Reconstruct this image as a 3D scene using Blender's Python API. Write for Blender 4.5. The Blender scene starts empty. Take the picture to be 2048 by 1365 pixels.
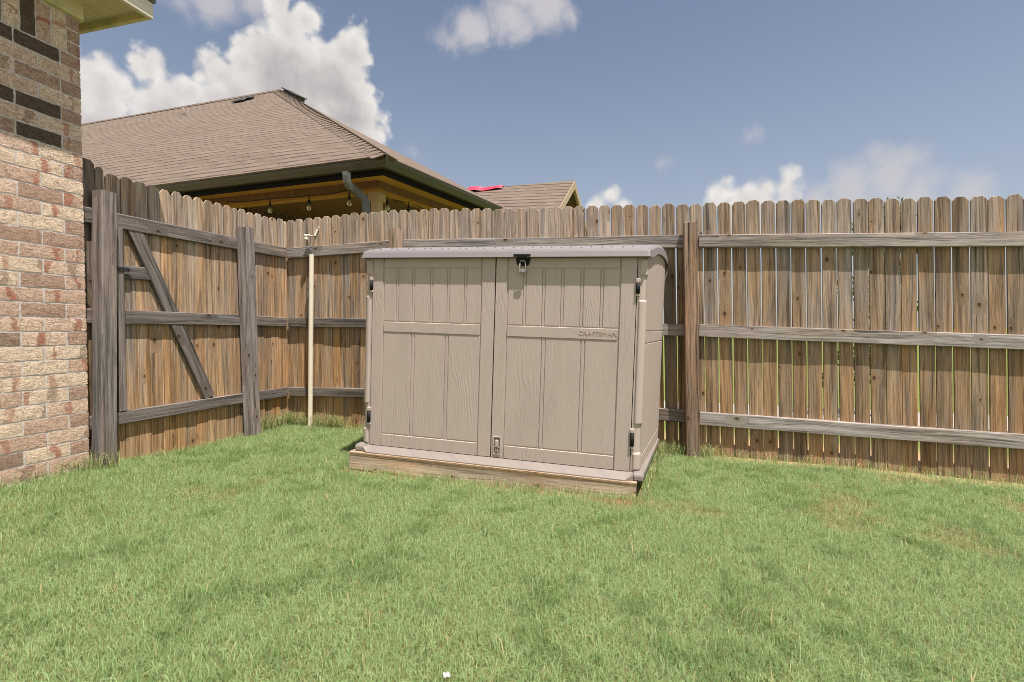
import bpy, bmesh, math, random
import numpy as np
from mathutils import Vector, Matrix, Euler
R = math.radians
random.seed(7); rng = np.random.default_rng(11)
scene = bpy.context.scene
C = scene.collection

# ------------------------------------------------------------------ camera
CAMZ = 0.93
F, CX, CY = 983.0, 1024.0, 682.5
YAW, PIT = R(15.03), R(1.57)
cam_d = bpy.data.cameras.new('camera'); cam = bpy.data.objects.new('camera', cam_d); C.objects.link(cam)
cam.location = (0, 0, CAMZ); cam.rotation_euler = (R(90) - PIT, 0, YAW)
cam_d.sensor_fit = 'HORIZONTAL'; cam_d.sensor_width = 36.0; cam_d.lens = 36.0 * F / 2048.0
cam_d.clip_start = 0.05; cam_d.clip_end = 3000
scene.camera = cam
AR = np.array([math.cos(YAW), math.sin(YAW), 0]); A0 = np.array([-math.sin(YAW), math.cos(YAW), 0])
UP = np.array([0, 0, 1.0]); AF = A0 * math.cos(PIT) - UP * math.sin(PIT); AU = UP * math.cos(PIT) + A0 * math.sin(PIT)
def ray(px, py): return AR * (px - CX) / F + AU * (CY - py) / F + AF
def W(p): return Vector((p[0], p[1], p[2] + CAMZ))
def onY(px, py, y): d = ray(px, py); return W(d * (y / d[1]))
def onX(px, py, x): d = ray(px, py); return W(d * (x / d[0]))
def atZ(px, py, dep): return W(ray(px, py) * dep)
def cam_pt(xc, zc, z): return W(AR * xc + A0 * zc + UP * z)      # level camera frame: right, forward, up

# ------------------------------------------------------------------ sun and sky
SUN = Vector((1.25, -1.0, 4.3)).normalized()
EXPO = 1.0
scene.view_settings.view_transform = 'Standard'; scene.view_settings.look = 'None'
scene.cycles.filter_width = 0.9
scene.view_settings.exposure = EXPO; scene.view_settings.gamma = 1.0
sd = bpy.data.lights.new('sun', 'SUN'); sd.energy = 4.2; sd.angle = R(0.5); sd.color = (1.0, 0.925, 0.84)
sun = bpy.data.objects.new('sun', sd); C.objects.link(sun)
sun.rotation_euler = (-SUN).to_track_quat('-Z', 'Y').to_euler()

class NT:
    """small node helper"""
    def __init__(s, tree): s.t = tree
    def n(s, typ, ins=None, **kw):
        nd = s.t.nodes.new(typ)
        for k, v in kw.items(): setattr(nd, k, v)
        for k, v in (ins or {}).items(): s.put(nd.inputs[k], v)
        return nd
    def put(s, sock, v):
        if isinstance(v, bpy.types.NodeSocket): s.t.links.new(v, sock)
        elif isinstance(v, bpy.types.Node): s.t.links.new(v.outputs[0], sock)
        else:
            if sock.type == 'RGBA' and hasattr(v, '__len__') and len(v) == 3: v = (*v, 1)
            sock.default_value = v
    def m(s, op, a, b=0.0, c=0.0, clamp=False):
        nd = s.t.nodes.new('ShaderNodeMath'); nd.operation = op; nd.use_clamp = clamp
        for i, v in enumerate((a, b, c)): s.put(nd.inputs[i], v)
        return nd.outputs[0]
    def vm(s, op, a, b=(0, 0, 0), scale=None):
        nd = s.t.nodes.new('ShaderNodeVectorMath'); nd.operation = op
        s.put(nd.inputs[0], a); s.put(nd.inputs[1], b)
        if scale is not None: s.put(nd.inputs[3], scale)
        return nd.outputs[1] if op in ('LENGTH', 'DISTANCE', 'DOT_PRODUCT') else nd.outputs[0]
    def ss(s, x, lo, hi, a=0.0, b=1.0):
        nd = s.t.nodes.new('ShaderNodeMapRange'); nd.interpolation_type = 'SMOOTHSTEP'
        for i, v in enumerate((x, lo, hi, a, b)): s.put(nd.inputs[i], v)
        return nd.outputs[0]
    def lin(s, x, lo, hi, a=0.0, b=1.0):
        nd = s.t.nodes.new('ShaderNodeMapRange'); nd.clamp = True
        for i, v in enumerate((x, lo, hi, a, b)): s.put(nd.inputs[i], v)
        return nd.outputs[0]
    def mix(s, f, a, b, blend='MIX'):
        nd = s.t.nodes.new('ShaderNodeMix'); nd.data_type = 'RGBA'; nd.blend_type = blend
        s.put(nd.inputs[0], f); s.put(nd.inputs[6], a); s.put(nd.inputs[7], b)
        return nd.outputs[2]
    def fmix(s, f, a, b):
        nd = s.t.nodes.new('ShaderNodeMix'); nd.data_type = 'FLOAT'
        s.put(nd.inputs[0], f); s.put(nd.inputs[2], a); s.put(nd.inputs[3], b)
        return nd.outputs[0]
    def noise(s, vec, scale=1.0, detail=2.0, rough=0.5, dist=0.0, dims='3D'):
        nd = s.n('ShaderNodeTexNoise', {'Vector': vec, 'Scale': scale, 'Detail': detail, 'Roughness': rough, 'Distortion': dist}, noise_dimensions=dims)
        return nd.outputs[0]
    def xyz(s, x=0.0, y=0.0, z=0.0): return s.n('ShaderNodeCombineXYZ', {0: x, 1: y, 2: z}).outputs[0]
    def sep(s, v): o = s.n('ShaderNodeSeparateXYZ', {0: v}).outputs; return o[0], o[1], o[2]
    def ramp(s, f, stops):
        nd = s.t.nodes.new('ShaderNodeValToRGB'); s.put(nd.inputs[0], f)
        el = nd.color_ramp.elements
        while len(el) < len(stops): el.new(0.5)
        for e, (p, c) in zip(el, stops): e.position = p; e.color = (*c, 1)
        return nd.outputs[0]

world = bpy.data.worlds.new('World'); scene.world = world; world.use_nodes = True
wt = world.node_tree; wt.nodes.clear(); k = NT(wt)
SKY_S = 0.055
sky = k.n('ShaderNodeTexSky', sky_type='NISHITA'); sky.sun_disc = False
sky.sun_elevation = math.asin(SUN.z); sky.sun_rotation = math.atan2(SUN.x, SUN.y)
sky.altitude = 0; sky.air_density = 1.0; sky.dust_density = 1.0; sky.ozone_density = 1.0
dirv = k.n('ShaderNodeTexCoord').outputs['Generated']
dx, dy, dz = k.sep(dirv)
az = k.m('ARCTAN2', dx, dy); el = k.m('ARCSINE', dz)
q = k.vm('SCALE', k.xyz(az, el, 0.0), scale=1000.0)              # milliradians
def ang(px, py):
    d = ray(px, py); d = d / np.linalg.norm(d)
    return math.atan2(d[0], d[1]) * 1000, math.asin(d[2]) * 1000
def circ(px, py, r):
    a, e = ang(px, py); a2, _ = ang(px + r, py); a1, _ = ang(px - r, py); _, e1 = ang(px, py - r); _, e2 = ang(px, py + r)
    return a, e, (a2 - a1) / 2, (e1 - e2) / 2
def field(qv, cl):
    best = None
    for (px, py, r) in cl:
        a, e, ra, re = circ(px, py, r)
        d = k.vm('LENGTH', k.vm('MULTIPLY', k.vm('SUBTRACT', qv, (a, e, 0)), (1.0, ra / re, 0)))
        v = k.m('SUBTRACT', ra, d)
        best = v if best is None else k.m('SMOOTH_MAX', best, v, 12.0)
    return best
big = [(205, 175, 78), (290, 135, 46), (200, 250, 90), (375, 185, 45), (398, 150, 28), (445, 150, 55), (500, 125, 62), (575, 60, 52), (610, 40, 42), (560, 160, 110), (650, 170, 100),
       (700, 110, 52), (715, 60, 20), (690, 230, 90), (600, 260, 120), (735, 285, 48), (480, 230, 95), (330, 250, 95), (560, 5, 34)]
low = [(1435, 395, 30), (1455, 365, 17), (1500, 392, 26), (1535, 380, 26), (1583, 352, 20), (1572, 380, 32), (1500, 425, 60), (1222, 392, 20), (1195, 412, 24), (1242, 420, 22)]
soft = [(900, 85, 30), (945, 60, 50), (1020, 30, 62), (1095, 15, 55), (1135, 30, 28), (1050, -30, 80)]
faint = [(1752, 308, 14), (1812, 318, 26), (1850, 330, 18), (1700, 380, 60), (1775, 365, 60), (1840, 385, 55), (1930, 400, 50), (1640, 400, 40), (430, 5, 46), (360, 10, 30), (510, 0, 40), (830, 306, 6), (1322, 327, 6), (1500, 272, 8)]
n1 = k.noise(q, 0.020, 6, 0.58); n2 = k.noise(k.vm('ADD', q, (310, 90, 0)), 0.055, 5, 0.6)
vor = k.n('ShaderNodeTexVoronoi', {'Vector': k.vm('ADD', q, k.vm('SCALE', k.xyz(n1, n2, 0), scale=18.0)), 'Scale': 0.045, 'Smoothness': 0.4}, feature='SMOOTH_F1').outputs[0]
puff = k.m('ADD', k.m('MULTIPLY', k.m('SUBTRACT', n1, 0.5), 46.0), k.m('ADD', k.m('MULTIPLY', k.m('SUBTRACT', n2, 0.5), 24.0), k.m('MULTIPLY', k.m('SUBTRACT', 0.45, vor), 20.0)))
fl = field(q, low); fbig = field(q, big); fb = k.m('SMOOTH_MAX', fbig, fl, 6.0)
sdb = k.m('SMOOTH_MAX', k.m('ADD', fbig, puff), k.m('ADD', k.m('ADD', fl, 2.0), k.m('MULTIPLY', puff, 0.55)), 3.0)
mask_b = k.ss(sdb, -4.0, 17.0)
wis = k.noise(q, 0.012, 8, 0.62, 0.4)
fs = k.m('ADD', field(q, soft), k.m('MULTIPLY', k.m('SUBTRACT', wis, 0.5), 120.0))
mask_s = k.ss(fs, -12.0, 45.0, 0.0, 0.88)
ff = k.m('ADD', field(q, faint), k.m('MULTIPLY', k.m('SUBTRACT', k.noise(k.vm('ADD', q, (77, 5, 0)), 0.02, 7, 0.6), 0.5), 75.0))
mask_f = k.ss(ff, -18.0, 30.0, 0.0, 0.75)
# relief: the same puffs sampled a little towards the sun
q2 = k.vm('ADD', q, (9.0, 14.0, 0))
m1 = k.noise(q2, 0.020, 6, 0.58)
rel = k.m('SUBTRACT', k.noise(q, 0.013, 4, 0.5), k.noise(q2, 0.013, 4, 0.5))
deep = k.ss(sdb, 4.0, 75.0)
lum = k.m('ADD', k.fmix(deep, 0.40, 0.262), k.m('MULTIPLY', rel, 0.22))
lum = k.m('ADD', lum, k.m('MULTIPLY', k.m('SUBTRACT', 0.4, vor), k.fmix(deep, 0.07, 0.012)))
ccol = k.mix(k.lin(lum, 0.23, 0.38), (1.03, 0.955, 0.965), (1.02, 0.98, 0.945))
ccol = k.vm('SCALE', ccol, scale=lum)
skyc = sky.outputs[0]
bg0 = k.n('ShaderNodeBackground', {'Color': skyc, 'Strength': SKY_S})
veil = k.n('ShaderNodeBackground', {'Color': (0.285, 0.295, 0.325), 'Strength': 1.0})          # thin high haze
bg = k.n('ShaderNodeMixShader', {0: k.ss(dz, 0.62, 0.0, 0.12, 0.52), 1: bg0, 2: veil})
bgc = k.n('ShaderNodeBackground', {'Color': ccol, 'Strength': 1.0})
bgs = k.n('ShaderNodeBackground', {'Color': (0.315, 0.30, 0.31), 'Strength': 1.0})
ms = k.n('ShaderNodeMixShader', {0: k.m('MAXIMUM', mask_s, mask_f), 1: bg, 2: bgs})
mb = k.n('ShaderNodeMixShader', {0: mask_b, 1: ms, 2: bgc})
# unseen sky overhead and behind the photographer: bright broken clouds added for fill light
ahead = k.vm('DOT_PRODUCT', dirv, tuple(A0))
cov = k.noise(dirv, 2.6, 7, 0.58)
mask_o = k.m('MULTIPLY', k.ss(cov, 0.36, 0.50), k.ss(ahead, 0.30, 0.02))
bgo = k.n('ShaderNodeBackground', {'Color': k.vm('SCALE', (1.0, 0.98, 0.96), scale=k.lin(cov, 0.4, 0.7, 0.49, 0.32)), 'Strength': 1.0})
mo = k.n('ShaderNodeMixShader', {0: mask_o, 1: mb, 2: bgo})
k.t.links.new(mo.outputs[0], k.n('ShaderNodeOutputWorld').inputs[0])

# ------------------------------------------------------------------ object helpers
def tag(o, label, cat, group=None):
    o['label'] = label; o['category'] = cat
    if group: o['group'] = group
    return o
def thing(name, label, cat, loc=(0, 0, 0), rot=(0, 0, 0), group=None):
    o = bpy.data.objects.new(name, None); C.objects.link(o); o.empty_display_size = 0.1
    o.location = loc; o.rotation_euler = rot
    return tag(o, label, cat, group)
def obj(name, bm, mats, parent=None, loc=(0, 0, 0), rot=(0, 0, 0), smooth=False, axis=None, tint=None, world_loc=False):
    me = bpy.data.meshes.new(name)
    if axis is not None: grain_uv(bm, axis)
    bm.to_mesh(me); bm.free()
    for m in (mats if isinstance(mats, (list, tuple)) else [mats]): me.materials.append(m)
    if smooth: me.polygons.foreach_set('use_smooth', [True] * len(me.polygons))
    o = bpy.data.objects.new(name, me); C.objects.link(o)
    loc = Vector(loc)
    if parent is not None:
        o.parent = parent
        if world_loc: loc = loc - parent_world(parent)
    o.location = loc; o.rotation_euler = rot
    if tint is not None: o.color = (*tint, 1)
    return o
def parent_world(p):
    v = p.location.copy()
    while p.parent: p = p.parent; v += p.location
    return v
def grain_uv(bm, ax):
    """u across, v along the length axis, in metres; each face shifted"""
    uv = bm.loops.layers.uv.verify(); bm.normal_update()
    for f in bm.faces:
        n = [abs(c) for c in f.normal]; dom = n.index(max(n))
        if dom == ax: a, b = [i for i in range(3) if i != ax]; off = 3.1
        else: a = [i for i in range(3) if i not in (ax, dom)][0]; b = ax; off = dom * 1.37 + (0.55 if f.normal[dom] > 0 else 0)
        for l in f.loops: l[uv].uv = (l.vert.co[a] + off, l.vert.co[b])
def add_box(bm, lo, hi, bev=0.0, mat=0, M=None, seg=1):
    lo, hi = Vector(lo), Vector(hi); t = bmesh.new()
    bmesh.ops.create_cube(t, size=1.0)
    for v in t.verts: v.co = Vector([lo[i] + (v.co[i] + 0.5) * (hi[i] - lo[i]) for i in range(3)])
    if bev > 0: bmesh.ops.bevel(t, geom=list(t.edges), offset=bev, segments=seg, affect='EDGES', profile=0.5)
    merge(bm, t, mat, M)
def merge(bm, t, mat=0, M=None):
    if M is not None: t.transform(M)
    for f in t.faces: f.material_index = mat
    me = bpy.data.meshes.new('tmp'); t.to_mesh(me); t.free(); n0 = len(bm.faces)
    bm.from_mesh(me); bpy.data.meshes.remove(me)
    return n0
def add_prism(bm, pts, axis, a, b, mat=0, bev=0.0, M=None):
    """closed 2-D outline extruded along an axis"""
    t = bmesh.new(); o = [i for i in range(3) if i != axis]
    def mk(p, c):
        v = [0, 0, 0]; v[o[0]], v[o[1]] = p; v[axis] = c; return t.verts.new(v)
    A = [mk(p, a) for p in pts]; B = [mk(p, b) for p in pts]
    t.faces.new(A); t.faces.new(B[::-1]); n = len(pts)
    for i in range(n): t.faces.new((A[i], B[i], B[(i + 1) % n], A[(i + 1) % n]))
    bmesh.ops.recalc_face_normals(t, faces=t.faces)
    if bev > 0: bmesh.ops.bevel(t, geom=list(t.edges), offset=bev, segments=1, affect='EDGES')
    merge(bm, t, mat, M)
def add_tube(bm, path, r, seg=10, mat=0, cap=True, rect=None):
    path = [Vector(p) for p in path]; rings = []; n = len(path); prev = None
    for i, p in enumerate(path):
        d = (path[min(i + 1, n - 1)] - path[max(i - 1, 0)]).normalized()
        if prev is None:
            ref = Vector((0, 0, 1)) if abs(d.z) < 0.9 else Vector((1, 0, 0)); s = d.cross(ref).normalized()
        else: s = (prev - d * prev.dot(d)).normalized()
        prev = s; u = s.cross(d); rr = r[i] if isinstance(r, (list, tuple)) else r
        if rect: offs = [s * a * rect[0] / 2 + u * b * rect[1] / 2 for a, b in ((-1, -1), (1, -1), (1, 1), (-1, 1))]
        else: offs = [s * math.cos(2 * math.pi * j / seg) * rr + u * math.sin(2 * math.pi * j / seg) * rr for j in range(seg)]
        rings.append([bm.verts.new(p + o) for o in offs])
    m = len(rings[0]); fs = []
    for a, b in zip(rings, rings[1:]):
        for j in range(m): fs.append(bm.faces.new((a[j], a[(j + 1) % m], b[(j + 1) % m], b[j])))
    if cap: fs.append(bm.faces.new(rings[0][::-1])); fs.append(bm.faces.new(rings[-1]))
    for f in fs: f.material_index = mat; f.smooth = not rect
def add_lathe(bm, prof, M=None, seg=14, mat=0):
    t = bmesh.new(); rings = []
    for r, z in prof: rings.append([t.verts.new((max(r, 1e-4) * math.cos(2 * math.pi * j / seg), max(r, 1e-4) * math.sin(2 * math.pi * j / seg), z)) for j in range(seg)])
    for a, b in zip(rings, rings[1:]):
        for j in range(seg): t.faces.new((a[j], a[(j + 1) % seg], b[(j + 1) % seg], b[j])).smooth = True
    t.faces.new(rings[0][::-1]); t.faces.new(rings[-1])
    merge(bm, t, mat, M)
def add_poly(bm, pts, mat=0, uvf=None):
    f = bm.faces.new([bm.verts.new(p) for p in pts]); f.material_index = mat
    if uvf:
        uv = bm.loops.layers.uv.verify()
        for l in f.loops: l[uv].uv = uvf(l.vert.co)
    return f
def slab(bm, pts, thick, mat=0, uvf=None):
    """a polygon given thickness downwards along its normal"""
    pts = [Vector(p) for p in pts]; n = (pts[1] - pts[0]).cross(pts[2] - pts[0]).normalized()
    if n.z < 0: n = -n
    low = [p - n * thick for p in pts]; uv = bm.loops.layers.uv.verify()
    T = [bm.verts.new(p) for p in pts]; B = [bm.verts.new(p) for p in low]
    fs = [bm.faces.new(T), bm.faces.new(B[::-1])]; m = len(pts)
    for i in range(m): fs.append(bm.faces.new((T[i], B[i], B[(i + 1) % m], T[(i + 1) % m])))
    for f in fs:
        f.material_index = mat
        if uvf:
            for l in f.loops: l[uv].uv = uvf(l.vert.co)
    bmesh.ops.recalc_face_normals(bm, faces=fs)

# ------------------------------------------------------------------ materials
def mat(name):
    m = bpy.data.materials.new(name); m.use_nodes = True; t = m.node_tree; t.nodes.clear(); kk = NT(t)
    b = kk.n('ShaderNodeBsdfPrincipled'); kk.n('ShaderNodeOutputMaterial', {0: b.outputs[0]})
    return m, kk, b
def bump(kk, b, h, dist, strength=1.0):
    bp = kk.n('ShaderNodeBump', {'Height': h, 'Distance': dist, 'Strength': strength}); kk.put(b.inputs['Normal'], bp.outputs[0])
def plain(name, col, rough=0.6, metal=0.0, var=0.08, scale=30.0, bmp=0.0, spec=0.5):
    m, kk, b = mat(name); co = kk.n('ShaderNodeTexCoord').outputs['Object']
    n = kk.noise(co, scale, 4, 0.6); c = kk.mix(1.0, col, kk.ramp(n, [(0.3, (1 - var,) * 3), (0.7, (1 + var,) * 3)]), 'MULTIPLY')
    kk.put(b.inputs['Base Color'], c); b.inputs['Roughness'].default_value = rough; b.inputs['Metallic'].default_value = metal
    b.inputs['Specular IOR Level'].default_value = spec
    if bmp: bump(kk, b, kk.noise(co, scale * 4, 3, 0.6), bmp)
    return m

def make_wood(name, grey=0.5, dark=0.5, orange=0.5, grain=1.0, knots=0.62, fr=1.0, weather=False, con=0.14):
    m, kk, b = mat(name)
    oi = kk.n('ShaderNodeObjectInfo'); rnd = oi.outputs['Random']; tint = oi.outputs['Color']
    uv = kk.n('ShaderNodeUVMap').outputs[0]; u0, v0, _ = kk.sep(uv)
    u = kk.m('ADD', u0, kk.m('MULTIPLY', rnd, 13.7)); v = kk.m('ADD', v0, kk.m('MULTIPLY', rnd, 57.3))
    warp = kk.noise(kk.xyz(kk.m('MULTIPLY', u, 7.0), kk.m('MULTIPLY', v, 1.6)), 1.0, 2, 0.5)
    u2 = kk.m('ADD', u, kk.m('MULTIPLY', kk.m('SUBTRACT', warp, 0.5), 0.055))
    pk = kk.xyz(kk.m('MULTIPLY', u, 10.5), kk.m('MULTIPLY', v, 2.4))
    vo = kk.n('ShaderNodeTexVoronoi', {'Vector': pk, 'Scale': 1.0, 'Randomness': 0.85}, voronoi_dimensions='2D')
    dl = kk.vm('MULTIPLY', kk.vm('SUBTRACT', pk, vo.outputs['Position']), (1 / 10.5, 0.62 / 2.4, 0))
    r = kk.vm('LENGTH', dl); cr = kk.n('ShaderNodeSeparateColor', {0: vo.outputs['Color']}).outputs
    on = kk.m('GREATER_THAN', cr[0], knots)
    rs = kk.lin(cr[1], 0, 1, 0.55, 1.35)
    rr = kk.m('DIVIDE', r, rs)
    kmask = kk.m('MULTIPLY', on, kk.ss(rr, 0.042, 0.008)); kcore = kk.m('MULTIPLY', on, kk.ss(kk.m('ADD', rr, kk.m('MULTIPLY', kk.noise(uv, 120, 2), 0.004)), 0.0145, 0.0095))
    hole = kk.m('MULTIPLY', kcore, kk.ss(rr, 0.0075, 0.004))
    g = kk.fmix(kmask, u2, kk.m('MULTIPLY', rr, 0.8))
    vk = kk.m('MULTIPLY', v, kk.m('SUBTRACT', 1.0, kmask))
    g1 = kk.noise(kk.xyz(kk.m('MULTIPLY', g, 150.0 * fr), kk.m('MULTIPLY', vk, 2.0)), 1.0, 4, 0.65)
    g2 = kk.noise(kk.xyz(kk.m('MULTIPLY', g, 52.0 * fr), kk.m('MULTIPLY', vk, 0.9)), 1.0, 3, 0.6)
    g3 = kk.noise(kk.xyz(kk.m('MULTIPLY', u, 620.0), kk.m('MULTIPLY', v, 14.0)), 1.0, 2, 0.5)
    gs = kk.m('ADD', kk.m('MULTIPLY', g1, 0.46), kk.m('ADD', kk.m('MULTIPLY', g2, 0.36), kk.m('MULTIPLY', g3, 0.18)))
    gm = kk.lin(gs, 0.5 - con, 0.5 + con, max(0.12, 1 - 0.56 * grain), 1 + 0.42 * grain)
    col = kk.vm('SCALE', tint, scale=gm)
    big_ = kk.noise(kk.xyz(kk.m('MULTIPLY', u, 9.0), kk.m('MULTIPLY', v, 1.1)), 1.0, 4, 0.55)
    lumt = kk.n('ShaderNodeRGBToBW', {0: col}).outputs[0]
    gcol = kk.vm('SCALE', (1.04, 0.99, 0.97), scale=lumt)
    col = kk.mix(kk.m('MULTIPLY', kk.ss(big_, 0.42, 0.66), grey), col, gcol)
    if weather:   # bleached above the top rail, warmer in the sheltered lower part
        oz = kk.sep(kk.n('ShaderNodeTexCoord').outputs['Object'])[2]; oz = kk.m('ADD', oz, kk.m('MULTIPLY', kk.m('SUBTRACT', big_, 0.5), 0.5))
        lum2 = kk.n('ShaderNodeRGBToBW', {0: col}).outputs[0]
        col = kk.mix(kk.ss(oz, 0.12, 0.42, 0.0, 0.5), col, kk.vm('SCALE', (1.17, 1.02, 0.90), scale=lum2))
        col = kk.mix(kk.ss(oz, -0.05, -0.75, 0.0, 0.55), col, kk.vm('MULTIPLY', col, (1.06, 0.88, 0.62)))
    st = kk.noise(kk.xyz(kk.m('MULTIPLY', u, 22.0), kk.m('MULTIPLY', kk.m('ADD', v, 31.7), 0.75)), 1.0, 4, 0.6)
    stm = kk.ss(st, 0.50, 0.68)
    col = kk.mix(kk.m('MULTIPLY', stm, dark), col, kk.vm('MULTIPLY', col, (0.47, 0.46, 0.46)))
    og = kk.noise(kk.xyz(kk.m('MULTIPLY', kk.m('ADD', u, 9.1), 8.0), kk.m('MULTIPLY', v, 1.3)), 1.0, 3, 0.55)
    col = kk.mix(kk.m('MULTIPLY', kk.ss(og, 0.46, 0.72), orange), col, kk.vm('MULTIPLY', col, (1.22, 0.93, 0.55)))
    col = kk.mix(kk.m('MULTIPLY', kmask, 0.35), col, kk.vm('MULTIPLY', col, (0.9, 0.72, 0.5)))
    col = kk.mix(kk.m('MULTIPLY', kcore, 0.75), col, kk.vm('MULTIPLY', tint, (0.42, 0.33, 0.26)))
    col = kk.mix(kk.m('MULTIPLY', hole, 0.8), col, (0.03, 0.022, 0.018))
    chk = kk.ss(kk.noise(kk.xyz(kk.m('MULTIPLY', g, 110.0), kk.m('MULTIPLY', v, 1.1)), 1.0, 2, 0.5), 0.64, 0.72)
    col = kk.mix(kk.m('MULTIPLY', chk, 0.7), col, kk.vm('MULTIPLY', col, (0.3, 0.28, 0.27)))
    kk.put(b.inputs['Base Color'], col); b.inputs['Roughness'].default_value = 0.85; b.inputs['Specular IOR Level'].default_value = 0.25
    h = kk.m('SUBTRACT', kk.m('ADD', kk.m('MULTIPLY', gs, 1.0), kk.m('MULTIPLY', kcore, 0.3)), kk.m('ADD', kk.m('MULTIPLY', chk, 0.7), kk.m('MULTIPLY', hole, 0.6)))
    bump(kk, b, h, 0.0035, 0.8)
    return m
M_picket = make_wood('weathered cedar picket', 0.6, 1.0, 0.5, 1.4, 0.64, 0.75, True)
M_rail = make_wood('grey rail timber', 0.85, 0.55, 0.15, 1.4, 0.52, 0.55, con=0.115)
M_post = make_wood('cedar post', 0.45, 0.8, 0.4, 1.5, 0.60, 0.6, con=0.12)
M_board = make_wood('platform timber', 0.35, 0.5, 0.5, 1.3, 0.22, 0.7)

def make_plastic(name, col, grainy=True):
    m, kk, b = mat(name); co = kk.n('ShaderNodeTexCoord').outputs['Object']; x, y, z = kk.sep(co)
    xx = kk.m('ADD', x, y)
    w = kk.noise(kk.xyz(kk.m('MULTIPLY', xx, 5.0), 0.0, kk.m('MULTIPLY', z, 1.7)), 1.0, 2, 0.5)
    ph = kk.m('ADD', kk.m('MULTIPLY', xx, 120.0), kk.m('MULTIPLY', w, 34.0))
    rings = kk.m('SINE', kk.m('MULTIPLY', ph, 2.4))
    fine = kk.noise(kk.xyz(kk.m('MULTIPLY', kk.m('ADD', xx, kk.m('MULTIPLY', w, 0.09)), 260.0), 0.0, kk.m('MULTIPLY', z, 9.0)), 1.0, 3, 0.6)
    peb = kk.noise(co, 260.0, 2, 0.6)
    amp = kk.ss(kk.noise(kk.xyz(kk.m('MULTIPLY', xx, 6.5), 3.0, kk.m('MULTIPLY', z, 1.4)), 1.0, 2), 0.45, 0.62)
    h = kk.m('ADD', kk.m('MULTIPLY', kk.m('MULTIPLY', rings, amp), 0.22), kk.m('ADD', kk.m('MULTIPLY', fine, 0.9), kk.m('MULTIPLY', peb, 0.35)))
    dirt = kk.noise(kk.xyz(kk.m('MULTIPLY', xx, 9.0), 0.0, kk.m('MULTIPLY', z, 1.6)), 1.0, 6, 0.65)
    c = kk.mix(kk.ss(dirt, 0.42, 0.72, 0.0, 0.55), col, [v * 0.86 for v in col])
    c = kk.mix(kk.ss(kk.m('ADD', z, kk.m('MULTIPLY', dirt, 0.35)), 0.36, 0.10, 0.0, 0.35), c, (0.33, 0.26, 0.19))
    kk.put(b.inputs['Base Color'], c); b.inputs['Roughness'].default_value = 0.55; b.inputs['Specular IOR Level'].default_value = 0.35
    if grainy: bump(kk, b, h, 0.0022, 0.85)
    else: bump(kk, b, peb, 0.0006, 0.6)
    return m
M_tan = make_plastic('taupe shed resin', (0.42, 0.351, 0.32))
M_tan_s = make_plastic('taupe shed resin smooth', (0.42, 0.351, 0.32), False)
M_lid = make_plastic('mauve grey shed resin', (0.205, 0.186, 0.198), False)
M_tray = make_plastic('mauve grey tray resin', (0.175, 0.160, 0.166), False)
M_black = plain('black plastic', (0.012, 0.012, 0.014), 0.6, spec=0.2)
M_steel = plain('dull steel', (0.38, 0.37, 0.36), 0.42, 0.85)
M_iron = plain('black iron', (0.02, 0.02, 0.022), 0.55)
M_pvc = plain('cream pvc', (0.72, 0.66, 0.54), 0.4, var=0.05)
M_white = plain('white plastic', (0.75, 0.72, 0.62), 0.5, var=0.12, scale=60)
M_wire = plain('wire', (0.06, 0.06, 0.09), 0.5)
M_paper = plain('white scrap', (0.85, 0.83, 0.78), 0.8)
M_ply = plain('plywood edge', (0.20, 0.12, 0.065), 0.8, var=0.45, scale=60)
M_gutter = plain('dark green gutter metal', (0.060, 0.055, 0.044), 0.4, 0.0, 0.1)
M_spout = plain('slate downspout metal', (0.10, 0.11, 0.11), 0.45)
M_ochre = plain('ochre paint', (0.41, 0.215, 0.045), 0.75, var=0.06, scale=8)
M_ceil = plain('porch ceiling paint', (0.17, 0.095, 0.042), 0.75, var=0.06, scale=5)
M_beam = plain('brown beam', (0.20, 0.115, 0.065), 0.75, var=0.2, scale=12)
M_cream = plain('column cream', (0.42, 0.32, 0.18), 0.75)
M_cord = plain('cord', (0.008, 0.008, 0.01), 0.5)
M_pink = plain('pink tarp', (0.52, 0.015, 0.06), 0.55, var=0.15, scale=6)
M_trim = plain('tan rake trim', (0.36, 0.28, 0.19), 0.7)
M_white_wood = make_wood('white painted fascia wood', 0.0, 0.25, 0.0, 0.45, 0.95)
M_grey_trim = plain('grey trim', (0.13, 0.15, 0.17), 0.6, var=0.15)
m, kk, b = mat('bulb glass'); b.inputs['Base Color'].default_value = (0.9, 0.85, 0.75, 1); b.inputs['Roughness'].default_value = 0.08
b.inputs['Transmission Weight'].default_value = 0.85; b.inputs['IOR'].default_value = 1.45; M_bulb = m

m, kk, b = mat('perforated vinyl soffit'); co = kk.n('ShaderNodeTexCoord').outputs['Object']; x, y, z = kk.sep(co)
fx = kk.m('SUBTRACT', kk.m('FRACT', kk.m('MULTIPLY', x, 62.0)), 0.5); fy = kk.m('SUBTRACT', kk.m('FRACT', kk.m('MULTIPLY', y, 62.0)), 0.5)
dd = kk.vm('LENGTH', kk.xyz(fx, fy, 0.0)); panel = kk.m('LESS_THAN', kk.m('ABSOLUTE', kk.m('SUBTRACT', kk.m('FRACT', kk.m('MULTIPLY', y, 3.3)), 0.5)), 0.36)
kk.put(b.inputs['Base Color'], kk.mix(kk.m('MULTIPLY', kk.ss(dd, 0.24, 0.16), panel), (0.56, 0.52, 0.34), (0.06, 0.05, 0.03))); b.inputs['Roughness'].default_value = 0.6
M_soffit = m
M_frieze = plain('frieze paint', (0.54, 0.49, 0.27), 0.7, var=0.2, scale=9)

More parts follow.
